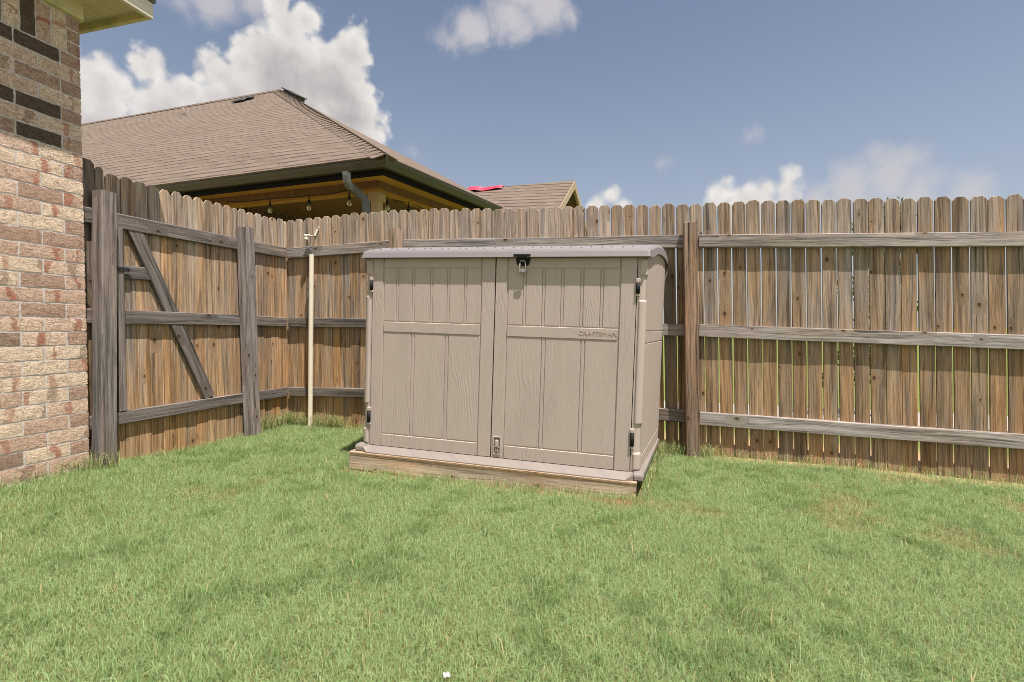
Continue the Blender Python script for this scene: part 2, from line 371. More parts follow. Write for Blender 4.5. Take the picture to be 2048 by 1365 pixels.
def make_shingle(name, c1, c2):
    m, kk, b = mat(name); uv = kk.n('ShaderNodeUVMap').outputs[0]; u, v, _ = kk.sep(uv)
    row = kk.m('FLOOR', kk.m('DIVIDE', v, 0.143)); fv = kk.m('FRACT', kk.m('DIVIDE', v, 0.143))
    wn = kk.n('ShaderNodeTexWhiteNoise', {'Vector': kk.xyz(row, 3.3, 0.0)}, noise_dimensions='2D').outputs[0]
    uu = kk.m('ADD', kk.m('DIVIDE', u, 0.165), kk.m('MULTIPLY', wn, 7.0))
    tab = kk.n('ShaderNodeTexWhiteNoise', {'Vector': kk.xyz(kk.m('FLOOR', uu), row, 0.0)}, noise_dimensions='2D').outputs[0]
    raised = kk.m('GREATER_THAN', tab, 0.42)
    gran = kk.noise(uv, 420.0, 2, 0.7); big_ = kk.noise(uv, 0.9, 3, 0.5)
    c = kk.mix(kk.m('ADD', kk.m('MULTIPLY', tab, 0.55), kk.m('MULTIPLY', big_, 0.5), 0.0), c1, c2)
    c = kk.mix(1.0, c, kk.ramp(gran, [(0.3, (0.75,) * 3), (0.7, (1.22,) * 3)]), 'MULTIPLY')
    edge = kk.m('MULTIPLY', kk.ss(fv, 0.30, 0.12), kk.fmix(raised, 0.30, 1.0))
    c = kk.mix(kk.m('MULTIPLY', edge, 0.80), c, (0.04, 0.026, 0.02))
    kk.put(b.inputs['Base Color'], c); b.inputs['Roughness'].default_value = 0.95; b.inputs['Specular IOR Level'].default_value = 0.1
    h = kk.m('ADD', kk.m('SUBTRACT', 1.0, fv), kk.m('ADD', kk.m('MULTIPLY', raised, 0.5), kk.m('MULTIPLY', gran, 0.3)))
    bump(kk, b, h, 0.012, 0.7)
    return m
M_shingle = make_shingle('tan asphalt shingle', (0.132, 0.102, 0.084), (0.200, 0.158, 0.132))

# brick: per-brick numbers come in as a colour attribute, uv = metres on the brick
m, kk, b = mat('tumbled brick'); at = kk.n('ShaderNodeAttribute', attribute_name='brick'); r1, r2, r3 = kk.n('ShaderNodeSeparateColor', {0: at.outputs['Color']}).outputs[:3]
uv = kk.n('ShaderNodeUVMap').outputs[0]; u, v, _ = kk.sep(uv); off = kk.xyz(kk.m('MULTIPLY', r1, 41.0), kk.m('MULTIPLY', r2, 67.0), kk.m('MULTIPLY', r3, 23.0)); p = kk.vm('ADD', uv, off)
base = kk.n('ShaderNodeValToRGB', {0: r1}); cr = base.color_ramp; cr.interpolation = 'CONSTANT'
stops = [(0.0, (0.74, 0.585, 0.46)), (0.34, (0.67, 0.50, 0.40)), (0.58, (0.58, 0.41, 0.325)), (0.75, (0.45, 0.305, 0.24)), (0.85, (0.34, 0.24, 0.19)), (0.915, (0.125, 0.090, 0.070))]
while len(cr.elements) < len(stops): cr.elements.new(0.5)
for e, (pp, cc) in zip(cr.elements, stops): e.position = pp; e.color = (*cc, 1)
wob = kk.noise(p, 19.0, 5, 0.7); fine = kk.noise(p, 160.0, 4, 0.7); mid = kk.noise(p, 34.0, 4, 0.6)
uw = kk.m('ADD', u, kk.m('MULTIPLY', kk.m('SUBTRACT', wob, 0.5), 0.085))
uw = kk.m('ADD', uw, kk.m('MULTIPLY', kk.m('SUBTRACT', v, 0.035), kk.lin(r3, 0, 1, -0.5, 0.5)))
def stripe(cx, w): return kk.ss(kk.m('ABSOLUTE', kk.m('SUBTRACT', uw, cx)), w, kk.m('MULTIPLY', w, 0.45))
light = kk.m('LESS_THAN', r1, 0.78)
s1 = kk.m('MULTIPLY', stripe(kk.m('MULTIPLY', r2, 0.19), kk.lin(kk.m('FRACT', kk.m('MULTIPLY', r3, 7.0)), 0, 1, 0.009, 0.030)), kk.m('MULTIPLY', light, kk.m('GREATER_THAN', r3, 0.25)))
s2 = kk.m('MULTIPLY', stripe(kk.m('FRACT', kk.m('ADD', kk.m('MULTIPLY', r2, 0.4), 0.11)), 0.026), kk.m('MULTIPLY', light, kk.m('LESS_THAN', r3, 0.66)))
c = kk.mix(kk.m('MULTIPLY', kk.ss(mid, 0.48, 0.72), 0.5), base.outputs[0], kk.vm('MULTIPLY', base.outputs[0], (0.62, 0.52, 0.44)))
c = kk.mix(kk.m('MULTIPLY', kk.ss(wob, 0.55, 0.35), 0.35), c, kk.vm('MULTIPLY', c, (1.2, 1.2, 1.16)))
c = kk.mix(kk.m('MULTIPLY', s2, 0.6), c, (0.25, 0.165, 0.12))
c = kk.mix(kk.m('MULTIPLY', s1, kk.m('MULTIPLY', kk.lin(fine, 0.3, 0.6, 0.4, 0.95), kk.lin(kk.m('FRACT', kk.m('MULTIPLY', r2, 9.0)), 0, 1, 0.6, 1.0))), c, (0.38, 0.125, 0.075))
c = kk.mix(1.0, c, kk.ramp(fine, [(0.34, (0.58,) * 3), (0.64, (1.2,) * 3)]), 'MULTIPLY')
kk.put(b.inputs['Base Color'], c); b.inputs['Roughness'].default_value = 0.92; b.inputs['Specular IOR Level'].default_value = 0.15
bump(kk, b, kk.m('ADD', fine, kk.m('ADD', kk.m('MULTIPLY', mid, 1.4), kk.m('MULTIPLY', kk.ss(kk.m('ABSOLUTE', kk.m('SUBTRACT', kk.noise(p, 27.0, 3, 0.6), 0.5)), 0.0, 0.03), 0.8))), 0.006, 0.85); M_brick = m
M_mortar = plain('mortar', (0.56, 0.52, 0.50), 0.95, var=0.2, scale=60, bmp=0.004, spec=0.1)
M_mortar_dark = plain('dark porch brick', (0.10, 0.055, 0.035), 0.9, var=0.3, scale=20)
M_joint = plain('porch mortar', (0.30, 0.25, 0.19), 0.9)

# ------------------------------------------------------------------ ground
def sstep(t): t = np.clip(t, 0, 1); return t * t * (3 - 2 * t)
def soil(x, y):
    x = np.asarray(x, float); y = np.asarray(y, float)
    z = np.interp(x, [-8, -3.2, -2.6, -1.8, 0.0, 0.5, 1.4, 2.3, 4.0, 8], [-0.84, -0.862, -0.875, -0.885, -0.912, -0.918, -0.938, -0.975, -1.03, -1.1])
    z = z + 0.085 * (1 - sstep((x + 3.2) / 1.0)) * (1 - sstep((y - 1.8) / 1.1))
    far = sstep((y - 4.2) / 6.0); z = z * (1 - far) + (-0.98) * far
    return z + CAMZ - 0.028
def vnoise(x, y, s, seed):
    r = np.random.default_rng(seed); G = r.random((64, 64)); X = np.asarray(x) * s + 500; Y = np.asarray(y) * s + 500
    i = np.floor(X).astype(int); j = np.floor(Y).astype(int); fx = X - i; fy = Y - j; fx = fx * fx * (3 - 2 * fx); fy = fy * fy * (3 - 2 * fy)
    g = lambda a, b_: G[a % 64, b_ % 64]
    return (g(i, j) * (1 - fx) + g(i + 1, j) * fx) * (1 - fy) + (g(i, j + 1) * (1 - fx) + g(i + 1, j + 1) * fx) * fy
m, kk, b = mat('soil and far lawn'); co = kk.n('ShaderNodeNewGeometry').outputs['Position']; x, y, z = kk.sep(co)
n1_ = kk.noise(co, 1.3, 5, 0.6); n2_ = kk.noise(co, 90, 4, 0.7)
soilc = kk.mix(kk.ss(n2_, 0.35, 0.7), (0.10, 0.10, 0.04), (0.22, 0.20, 0.09))
clay = kk.mix(n2_, (0.36, 0.22, 0.12), (0.50, 0.35, 0.22))
near_f = kk.ss(kk.m('ADD', y, kk.m('MULTIPLY', n1_, 0.25)), 3.78, 3.92)
front = kk.m('MULTIPLY', kk.ss(kk.m('ABSOLUTE', kk.m('SUBTRACT', y, 2.71)), 0.06, 0.03), kk.m('MULTIPLY', kk.ss(x, -1.95, -1.85), kk.ss(x, 0.12, 0.02)))
c = kk.mix(near_f, kk.mix(front, soilc, (0.33, 0.19, 0.105)), clay)
lawn = kk.mix(n1_, (0.12, 0.155, 0.04), (0.18, 0.215, 0.06)); lawn = kk.mix(1.0, lawn, kk.ramp(n2_, [(0.3, (0.7,) * 3), (0.7, (1.3,) * 3)]), 'MULTIPLY')
c = kk.mix(kk.ss(y, 4.3, 4.9), c, lawn)
kk.put(b.inputs['Base Color'], c); b.inputs['Roughness'].default_value = 1.0; b.inputs['Specular IOR Level'].default_value = 0.05
bump(kk, b, n2_, 0.01, 0.8); M_soil = m
xs = np.unique(np.concatenate([np.linspace(-900, -30, 10), np.linspace(-30, -4, 14), np.linspace(-4, 6, 84), np.linspace(6, 30, 12), np.linspace(30, 900, 10)]))
ys = np.unique(np.concatenate([np.linspace(-200, -10, 6), np.linspace(-10, 0, 8), np.linspace(0, 5, 51), np.linspace(5, 30, 20), np.linspace(30, 1500, 14)]))
X, Y = np.meshgrid(xs, ys, indexing='ij'); Z = soil(X, Y)
bm = bmesh.new(); vs = [[bm.verts.new((X[i, j], Y[i, j], Z[i, j])) for j in range(len(ys))] for i in range(len(xs))]
for i in range(len(xs) - 1):
    for j in range(len(ys) - 1): bm.faces.new((vs[i][j], vs[i + 1][j], vs[i + 1][j + 1], vs[i][j + 1]))
ground = obj('ground', bm, M_soil, smooth=True); ground['kind'] = 'structure'

# grass blades: one mesh
def blade_mesh(name, px, py, h, w, lean, ang_, col, bend=0.5, seg2=False, mat_=None):
    N = len(px); pz = soil(px, py)
    d = np.stack([np.cos(ang_), np.sin(ang_)], 1); fa = ang_ + np.pi / 2 + rng.uniform(-1.2, 1.2, N); s = np.stack([np.cos(fa), np.sin(fa)], 1) * (w / 2)[:, None]
    P = np.zeros((N, 5, 3)); base_ = np.stack([px, py, pz], 1)
    mid_ = base_.copy(); mid_[:, :2] += d * (lean * h * bend * 0.6)[:, None]; mid_[:, 2] += h * 0.62
    tip = base_.copy(); tip[:, :2] += d * (lean * h * 1.25)[:, None]; tip[:, 2] += h * np.clip(1.0 - 0.38 * lean, 0.15, 1)
    P[:, 0] = base_; P[:, 1] = base_; P[:, 2] = mid_; P[:, 3] = mid_; P[:, 4] = tip
    P[:, 0, :2] += s; P[:, 1, :2] -= s; P[:, 2, :2] += s * 0.85; P[:, 3, :2] -= s * 0.85
    me = bpy.data.meshes.new(name); me.vertices.add(N * 5); me.vertices.foreach_set('co', P.reshape(-1))
    idx = np.arange(N)[:, None] * 5; L = np.concatenate([idx + 0, idx + 1, idx + 3, idx + 2, idx + 2, idx + 3, idx + 4], 1).reshape(-1)
    me.loops.add(N * 7); me.loops.foreach_set('vertex_index', L.astype(np.int32))
    ls = (np.arange(N)[:, None] * 7 + np.array([0, 4])[None]).reshape(-1); lt = np.tile([4, 3], N)
    me.polygons.add(N * 2); me.polygons.foreach_set('loop_start', ls.astype(np.int32)); me.polygons.foreach_set('loop_total', lt.astype(np.int32))
    me.update(calc_edges=True)
    ca = me.attributes.new('tone', 'FLOAT_COLOR', 'POINT'); c4 = np.ones((N, 5, 4)); c4[:, :, :3] = col[:, None, :]
    ca.data.foreach_set('color', c4.reshape(-1)); me.materials.append(mat_)
    o = bpy.data.objects.new(name, me); C.objects.link(o); return o
m, kk, b = mat('grass blade'); at = kk.n('ShaderNodeAttribute', attribute_name='tone')
kk.put(b.inputs['Base Color'], at.outputs['Color']); b.inputs['Roughness'].default_value = 0.6; b.inputs['Specular IOR Level'].default_value = 0.3
tr = kk.n('ShaderNodeBsdfTranslucent', {'Color': at.outputs['Color']}); mx = kk.n('ShaderNodeMixShader', {0: 0.38, 1: b.outputs[0], 2: tr.outputs[0]})
kk.t.links.new(mx.outputs[0], [n for n in kk.t.nodes if n.type == 'OUTPUT_MATERIAL'][0].inputs[0]); M_grass = m
def keep_out(x, y):
    k_ = np.ones(len(x), bool)
    k_ &= ~((x > -1.83) & (x < 0.0) & (y > 2.735) & (y < 3.78))                 # platform
    k_ &= ~((x > -3.16) & (x < -3.07) & (((y > 2.16) & (y < 2.26)) | ((y > 3.26) & (y < 3.36))))
    k_ &= ~((x > 0.28) & (x < 0.40) & (y > 3.73) & (y < 3.83))
    k_ &= ~((x < -3.10) & (y < 2.12)) & ~(x < -3.185) & ~(y > 3.86)
    return k_
NB = 900000
px = rng.uniform(-3.2, 4.6, NB); py = rng.uniform(0.35, 3.88, NB)
far_ = np.hypot(px, py); keep = keep_out(px, py) & (rng.random(NB) < np.clip(1.25 - 0.13 * far_, 0.55, 1.0))
pn = 0.6 * vnoise(px, py, 2.3, 1) + 0.4 * vnoise(px, py, 7.0, 2); bare = vnoise(px, py, 1.9, 3) * 0.65 + vnoise(px, py, 8.0, 4) * 0.35
edge = sstep((py - 3.66) / 0.2) * sstep((px - 0.2) / 0.5)                            # thin by the right hand fence
keep &= rng.random(NB) > 0.75 * sstep((bare - 0.70) / 0.12); keep &= rng.random(NB) > 0.88 * edge; keep &= ~((py > 2.675) & (py < 2.74) & (px > -1.86) & (px < 0.06) & (rng.random(NB) < 0.55 * sstep((vnoise(px, py, 6.0, 9) - 0.3) / 0.3)))
px, py, pn, bare = px[keep], py[keep], pn[keep], bare[keep]; N = len(px)
tuft = sstep((vnoise(px, py, 6.0, 5) * 0.45 + vnoise(px, py, 17.0, 6) * 0.55 - 0.53) / 0.2)
h = rng.uniform(0.018, 0.040, N) * (0.85 + 0.35 * pn) * (1 + 0.25 * tuft); w = rng.uniform(0.0011, 0.0023, N)
lean = np.clip(rng.normal(0.75, 0.4, N), 0.05, 1.7)
t = np.clip(rng.normal(0.5, 0.22, N) + (0.44 - tuft) * 0.34, 0, 1)[:, None]
col = (1 - t) * np.array([0.13, 0.232, 0.06]) + t * np.array([0.40, 0.515, 0.25])
straw = (rng.random(N) < 0.03 + 0.40 * sstep((bare - 0.63) / 0.15))[:, None]
col = np.where(straw, np.array([0.44, 0.37, 0.19]) * rng.uniform(0.7, 1.1, (N, 1)), col) * rng.uniform(0.85, 1.12, (N, 1))
lawn_o = blade_mesh('lawn_grass', px, py, h, w, lean, rng.uniform(0, 2 * np.pi, N), col, mat_=M_grass)
lawn_o['kind'] = 'stuff'; tag(lawn_o, 'short pale green lawn with a few straw coloured patches in front of the fence', 'grass')
# longer unmown blades along walls, posts and the corner
segs = [((-3.09, 1.2), (-3.09, 2.12), 260, 0.07), ((-3.06, 2.05), (-3.03, 2.2), 110, 0.10), ((-3.15, 3.35), (-3.12, 3.83), 420, 0.13), ((-3.15, 3.80), (-2.55, 3.80), 620, 0.12), ((-2.5, 3.80), (-1.85, 3.83), 300, 0.06),
        ((-3.1, 2.3), (-3.12, 3.25), 200, 0.05), ((0.05, 3.75), (0.5, 3.80), 420, 0.10), ((0.5, 3.83), (3.6, 3.83), 800, 0.06), ((-1.83, 2.70), (0.0, 2.70), 420, 0.05), ((0.02, 2.8), (0.12, 3.7), 300, 0.06), ((-1.87, 2.75), (-1.87, 3.6), 160, 0.05)]
nl = 2600; PX, PY, HH = [rng.uniform(-3.0, 4.4, nl)], [rng.uniform(0.4, 3.8, nl)], [rng.uniform(.025, .06, nl)]
lx, ly = rng.uniform(-2.9, 4.3, 46), rng.uniform(0.7, 3.6, 46)             # odd clumps the mower missed
for cx_, cy_ in zip(lx, ly):
    n_ = int(rng.integers(14, 46)); PX.append(cx_ + rng.normal(0, .03, n_)); PY.append(cy_ + rng.normal(0, .03, n_)); HH.append(rng.uniform(.02, .055, n_))
for (a, b_, n_, hh) in segs:
    tt = rng.random(n_); PX.append(a[0] + (b_[0] - a[0]) * tt + rng.normal(0, 0.022, n_)); PY.append(a[1] + (b_[1] - a[1]) * tt + rng.normal(0, 0.022, n_)); HH.append(hh * rng.uniform(0.45, 1.35, n_))
px, py, h = map(np.concatenate, (PX, PY, HH)); kp = keep_out(px, py); px, py, h = px[kp], py[kp], h[kp]; N = len(px)
t = rng.random((N, 1)); col = (1 - t) * np.array([0.14, 0.22, 0.055]) + t * np.array([0.38, 0.45, 0.20]); straw = rng.random((N, 1)) < 0.25; col = np.where(straw, np.array([0.46, 0.38, 0.20]), col)
o = blade_mesh('uncut_grass', px, py, h + 0.02, rng.uniform(0.002, 0.0038, N), np.clip(rng.normal(0.6, 0.35, N), 0.05, 1.5), rng.uniform(0, 2 * np.pi, N), col, mat_=M_grass)
o['kind'] = 'stuff'; tag(o, 'longer uncut grass blades along the foot of the fence, posts and brick wall', 'grass')

# ------------------------------------------------------------------ fence
PALE = [(0.40, 0.275, 0.175), (0.37, 0.255, 0.165), (0.42, 0.275, 0.16), (0.36, 0.26, 0.18), (0.39, 0.285, 0.195), (0.41, 0.265, 0.15)]
GREYB = [(0.295, 0.215, 0.15), (0.275, 0.20, 0.145), (0.30, 0.21, 0.138), (0.262, 0.203, 0.155), (0.315, 0.235, 0.17), (0.30, 0.205, 0.128)]
def picket_bm(wd, top, bot, th=0.0115):
    bm = bmesh.new(); c = wd * random.uniform(0.22, 0.29); cz = random.uniform(0.020, 0.030); hw = wd / 2
    out = [(-hw, bot), (hw, bot), (hw, top - cz), (hw - c, top + random.uniform(-.002, .002)), (-hw + c, top + random.uniform(-.002, .002)), (-hw, top - cz * random.uniform(0.85, 1.15))]
    add_prism(bm, out, 1, 0.0, th, bev=0.0026); return bm
def rail(parent, p, q_, hgt, th, tint, mat_=M_rail, name='rail', toward=Vector((0, 1, 0))):
    """p, q_: ends of the top front edge (world); the rail goes down by hgt and back by th"""
    p, q_ = Vector(p), Vector(q_)
    if (q_ - p).cross(toward).z < 0: p, q_ = q_, p
    L = (q_ - p).length; bm = bmesh.new(); n = max(2, int(L / 0.25))
    t = bmesh.new(); rings = []
    for i in range(n + 1):
        xx = L * i / n; j = lambda s: random.uniform(-s, s)
        prof = [(0.003, -0.0), (0, -0.004), (0, -hgt + 0.004), (0.003, -hgt), (th - 0.001, -hgt), (th - 0.001, 0)]
        rings.append([t.verts.new((xx, y_ + j(0.0006), z_ + j(0.0012))) for y_, z_ in prof])
    for a, b_ in zip(rings, rings[1:]):
        for jn in range(6): t.faces.new((a[jn], b_[jn], b_[(jn + 1) % 6], a[(jn + 1) % 6]))
    t.faces.new(rings[0]); t.faces.new(rings[-1][::-1]); bmesh.ops.recalc_face_normals(t, faces=t.faces); merge(bm, t)
    ex = (q_ - p).normalized(); ey = (toward - ex * toward.dot(ex)).normalized(); ez = ex.cross(ey)
    Mx = Matrix((ex, ey, ez)).transposed().to_euler()
    return obj(name, bm, mat_, parent, p, Mx, axis=0, tint=tint, world_loc=True)
def post(parent, x0, y0, w_, top, bot, tint, mat_=M_post, lean=(0, 0), chamfer=0.004, name='post'):
    bm = bmesh.new(); nseg = 8; t = bmesh.new(); rings = []
    for i in range(nseg + 1):
        z_ = bot + (top - bot) * i / nseg; ins = chamfer if i < nseg else chamfer + 0.003
        pr = [(ins, 0), (w_ - ins, 0), (w_, ins), (w_, w_ - ins), (w_ - ins, w_), (ins, w_), (0, w_ - ins), (0, ins)]
        rings.append([t.verts.new((a + random.uniform(-.001, .001), c_ + random.uniform(-.001, .001), z_ - bot + (random.uniform(-.004, .004) if i == nseg else 0))) for a, c_ in pr])
    for a, c_ in zip(rings, rings[1:]):
        for j in range(8): t.faces.new((a[j], a[(j + 1) % 8], c_[(j + 1) % 8], c_[j]))
    t.faces.new(rings[0][::-1]); t.faces.new(rings[-1]); merge(bm, t)
    return obj(name, bm, mat_, parent, (x0, y0, bot), (lean[0], lean[1], 0), axis=2, tint=tint, world_loc=True)
def lerp_tab(x, tab): return float(np.interp(x, [a for a, _ in tab], [b_ for _, b_ in tab]))
Z0 = CAMZ
# back fence -----------------------------------------------------------
back = thing('wooden_fence', 'long weathered dog-eared picket fence running behind the shed to the right', 'fence', (0, 3.85, soil(0, 3.85).item()))
TOP = [(-3.2, .985), (-2.78, 1.007), (-2.17, 1.019), (-1.8, 1.007), (-1.17, .971), (-.6, .954), (-.32, .94), (.08, .925), (.42, .915), (.82, .907), (1.09, .891), (1.28, .885), (1.65, .867), (1.93, .861), (2.22, .844), (4.2, .78)]
x = -3.200; i = 0; npk = 0
while x < 3.75:
    right = x > -0.62
    wd = random.uniform(0.0875, 0.0905) if right else random.uniform(0.0925, 0.0960)
    gap = random.choice([0.0055, 0.0075, 0.0085, 0.0065]) if right else 0.0012
    if 1.15 < x < 2.0: gap = random.choice([0.0045, 0.0065, 0.008])
    xc = x + wd / 2; lean = np.interp(x, [-3.2, -1, 0.3, 3], [0.004, 0.012, 0.024, 0.034]) + random.uniform(-.003, .003)
    ztop = lerp_tab(xc, TOP) + Z0 + random.uniform(-.006, .006); zb = soil(xc, 3.87).item() - 0.02 + random.uniform(0, .015)
    pal = PALE if xc < -0.2 else GREYB; c_ = np.array(random.choice(pal)) * random.uniform(0.86, 1.12)
    zc = Z0 + 0.35
    bmp_ = picket_bm(wd, ztop - zc, zb - zc)
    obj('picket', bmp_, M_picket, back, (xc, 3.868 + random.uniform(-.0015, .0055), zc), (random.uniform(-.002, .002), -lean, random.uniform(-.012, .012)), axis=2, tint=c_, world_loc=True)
    x += wd + gap; npk += 1
GR = (0.30, 0.262, 0.238); GR2 = (0.33, 0.285, 0.262); GRD = (0.20, 0.172, 0.155)
def zr(v): return v + Z0
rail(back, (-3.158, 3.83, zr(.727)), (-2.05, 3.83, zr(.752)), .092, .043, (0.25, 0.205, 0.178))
rail(back, (-2.047, 3.83, zr(.752)), (.285, 3.83, zr(.680)), .092, .043, (0.29, 0.25, 0.222))
rail(back, (.385, 3.83, zr(.677)), (2.75, 3.83, zr(.585)), .091, .043, GR2)
rail(back, (2.753, 3.83, zr(.585)), (3.75, 3.83, zr(.55)), .091, .043, GR)
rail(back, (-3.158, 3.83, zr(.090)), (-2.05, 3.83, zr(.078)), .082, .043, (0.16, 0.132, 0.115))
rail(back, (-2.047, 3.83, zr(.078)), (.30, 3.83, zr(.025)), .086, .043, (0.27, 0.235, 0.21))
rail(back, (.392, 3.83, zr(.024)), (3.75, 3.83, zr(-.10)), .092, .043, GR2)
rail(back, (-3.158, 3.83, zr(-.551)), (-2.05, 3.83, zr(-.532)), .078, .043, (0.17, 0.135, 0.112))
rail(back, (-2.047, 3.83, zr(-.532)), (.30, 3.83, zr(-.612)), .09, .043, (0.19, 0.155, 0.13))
rail(back, (.402, 3.83, zr(-.622)), (3.75, 3.83, zr(-.722)), .094, .043, GR2)
post(back, 0.306, 3.740, 0.0915, zr(.755), soil(.35, 3.78).item() - .05, (0.26, 0.165, 0.11), lean=(0, -0.0215))
post(back, -2.078, 3.740, 0.089, zr(.832), soil(-2, 3.78).item() - .05, (0.38, 0.27, 0.19))
# side fence and gate --------------------------------------------------
def side_pickets(parent, y0, y1, dark=False):
    y = y0
    while y < y1 - 0.012:
        wd = min(random.uniform(0.0835, 0.0895), y1 - y); yc = y + wd / 2
        zt = float(np.interp(yc, [2.0, 2.2, 2.3, 2.6, 3.0, 3.4, 3.8], [1.02, 1.0, .951, .948, .957, .967, .98])) + Z0 + random.uniform(-.007, .007)
        zb = soil(-3.2, yc).item() + random.uniform(-.02, 0); zc = Z0 + 0.3
        c_ = np.array(random.choice(PALE)) * random.uniform(0.9, 1.1) * (0.55 if dark else 1.0)  # dark: eave shade put into the wood tint
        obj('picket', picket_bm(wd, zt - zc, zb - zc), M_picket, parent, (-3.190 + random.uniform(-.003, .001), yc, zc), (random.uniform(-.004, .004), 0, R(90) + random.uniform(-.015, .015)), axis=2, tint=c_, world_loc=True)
        y += wd + random.uniform(.001, .0025)
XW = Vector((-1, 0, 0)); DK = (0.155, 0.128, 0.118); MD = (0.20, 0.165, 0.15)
side = thing('wooden_fence', 'short side fence of two grey posts and pickets between the gate and the fence corner', 'fence', (-3.16, 3.4, soil(-3.16, 3.4).item()))
side_pickets(side, 3.31, 3.868)
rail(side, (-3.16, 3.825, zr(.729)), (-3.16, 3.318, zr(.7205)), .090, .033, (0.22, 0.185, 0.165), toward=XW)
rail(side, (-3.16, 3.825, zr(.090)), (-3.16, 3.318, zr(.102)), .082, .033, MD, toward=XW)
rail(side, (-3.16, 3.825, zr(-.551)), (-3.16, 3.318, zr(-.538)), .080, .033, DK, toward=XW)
post(side, -3.16, 3.297, 0.0905, zr(.805), soil(-3.1, 3.3).item() - .05, (0.255, 0.215, 0.205), M_rail, lean=(0.024, -0.002))
post(side, -3.16, 2.146, 0.0865, zr(.812), soil(-3.1, 2.2).item() - .05, (0.225, 0.185, 0.175), M_rail, lean=(-0.021, 0.0))
gate = thing('fence_gate', 'wooden fence gate with grey rails and a diagonal brace between two posts', 'gate', (-3.18, 2.75, soil(-3.18, 2.75).item()))
side_pickets(gate, 2.285, 3.305)
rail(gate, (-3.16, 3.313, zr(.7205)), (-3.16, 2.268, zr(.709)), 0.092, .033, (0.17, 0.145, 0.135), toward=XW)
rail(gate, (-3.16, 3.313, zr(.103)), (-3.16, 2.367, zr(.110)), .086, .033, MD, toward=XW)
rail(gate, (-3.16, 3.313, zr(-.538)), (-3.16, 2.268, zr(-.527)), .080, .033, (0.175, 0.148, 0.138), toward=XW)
rail(gate, (-3.1675, 2.562, zr(.397)), (-3.1675, 2.364, zr(.392)), .083, .024, DK, toward=XW, name='short_rail')
def face_bar(parent, name, a, b_, wid, x0, x1, tint):
    """flat board lying in the plane of the side fence from a to b_ (y, z)"""
    a, b_ = Vector((0, *a)), Vector((0, *b_)); d = (b_ - a); L = d.length; d.normalize(); bm = bmesh.new(); add_box(bm, (x0, -wid / 2, 0), (x1, wid / 2, L), 0.003)
    ang_ = math.atan2(-d.y, d.z); return obj(name, bm, M_rail, parent, (0, a.y, a.z), (ang_, 0, 0), axis=2, tint=tint, world_loc=True)
face_bar(gate, 'stile', (2.339, zr(-.527)), (2.339, zr(.620)), .047, -3.193, -3.157, (0.20, 0.17, 0.16))
face_bar(gate, 'brace', (2.432, zr(.650)), (2.989, zr(-.529)), .088, -3.1935, -3.1640, (0.165, 0.14, 0.13))
bm = bmesh.new(); add_box(bm, (-3.1565, 2.255, zr(.352)), (-3.152, 2.385, zr(.378)), .001); add_prism(bm, [(2.385, zr(.352)), (2.402, zr(.365)), (2.385, zr(.378))], 0, -3.1565, -3.152)
obj('hinge', bm, M_iron, gate, -gate.location)
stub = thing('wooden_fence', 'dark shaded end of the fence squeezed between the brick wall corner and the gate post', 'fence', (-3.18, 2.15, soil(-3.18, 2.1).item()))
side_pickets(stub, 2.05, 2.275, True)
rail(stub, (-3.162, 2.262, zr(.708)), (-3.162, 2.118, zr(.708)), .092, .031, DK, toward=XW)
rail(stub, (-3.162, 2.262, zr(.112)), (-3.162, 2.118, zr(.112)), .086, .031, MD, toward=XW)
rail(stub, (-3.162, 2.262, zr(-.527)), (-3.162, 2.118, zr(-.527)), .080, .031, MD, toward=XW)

# ------------------------------------------------------------------ shed on its platform
TH = 0.032
SO = Vector((-0.895, 2.82, Z0 - 0.819))
plat = thing('timber_platform', 'low timber platform of plywood on two-by-fours under the taupe shed', 'platform', SO, (0, TH, 0))
def loc_box(parent, name, lo, hi, mat_, bev=0.002, axis=None, tint=None):
    bm = bmesh.new(); add_box(bm, lo, hi, bev); return obj(name, bm, mat_, parent, axis=axis, tint=tint)
loc_box(plat, 'front_joist', (-.918, -.078, -.112), (.862, -.040, -.0195), M_board, .003, 0, (0.46, 0.36, 0.265))
loc_box(plat, 'side_joist', (.824, -.0395, -.112), (.860, .93, -.0195), M_board, .003, 1, (0.36, 0.25, 0.15))
loc_box(plat, 'side_joist', (-.916, -.0395, -.112), (-.880, .93, -.0195), M_board, .003, 1, (0.36, 0.25, 0.15))
loc_box(plat, 'back_joist', (-.918, .9305, -.112), (.862, .966, -.0195), M_board, .003, 0, (0.3, 0.25, 0.2))
bm = bmesh.new(); add_box(bm, (-.920, -.080, -.019), (.864, .968, -.0135), .0008); add_box(bm, (-.921, -.081, -.0135), (.865, .969, -.0065), .0008, mat=1); add_box(bm, (-.920, -.080, -.0065), (.864, .968, -.0005), .0008)
obj('plywood_deck', bm, [M_board, M_ply], plat, axis=0, tint=(0.42, 0.31, 0.20))
clay_bm = bmesh.new()
shed = thing('storage_shed', 'taupe resin storage shed with double doors and a mauve grey lid', 'shed', SO, (0, TH, 0))
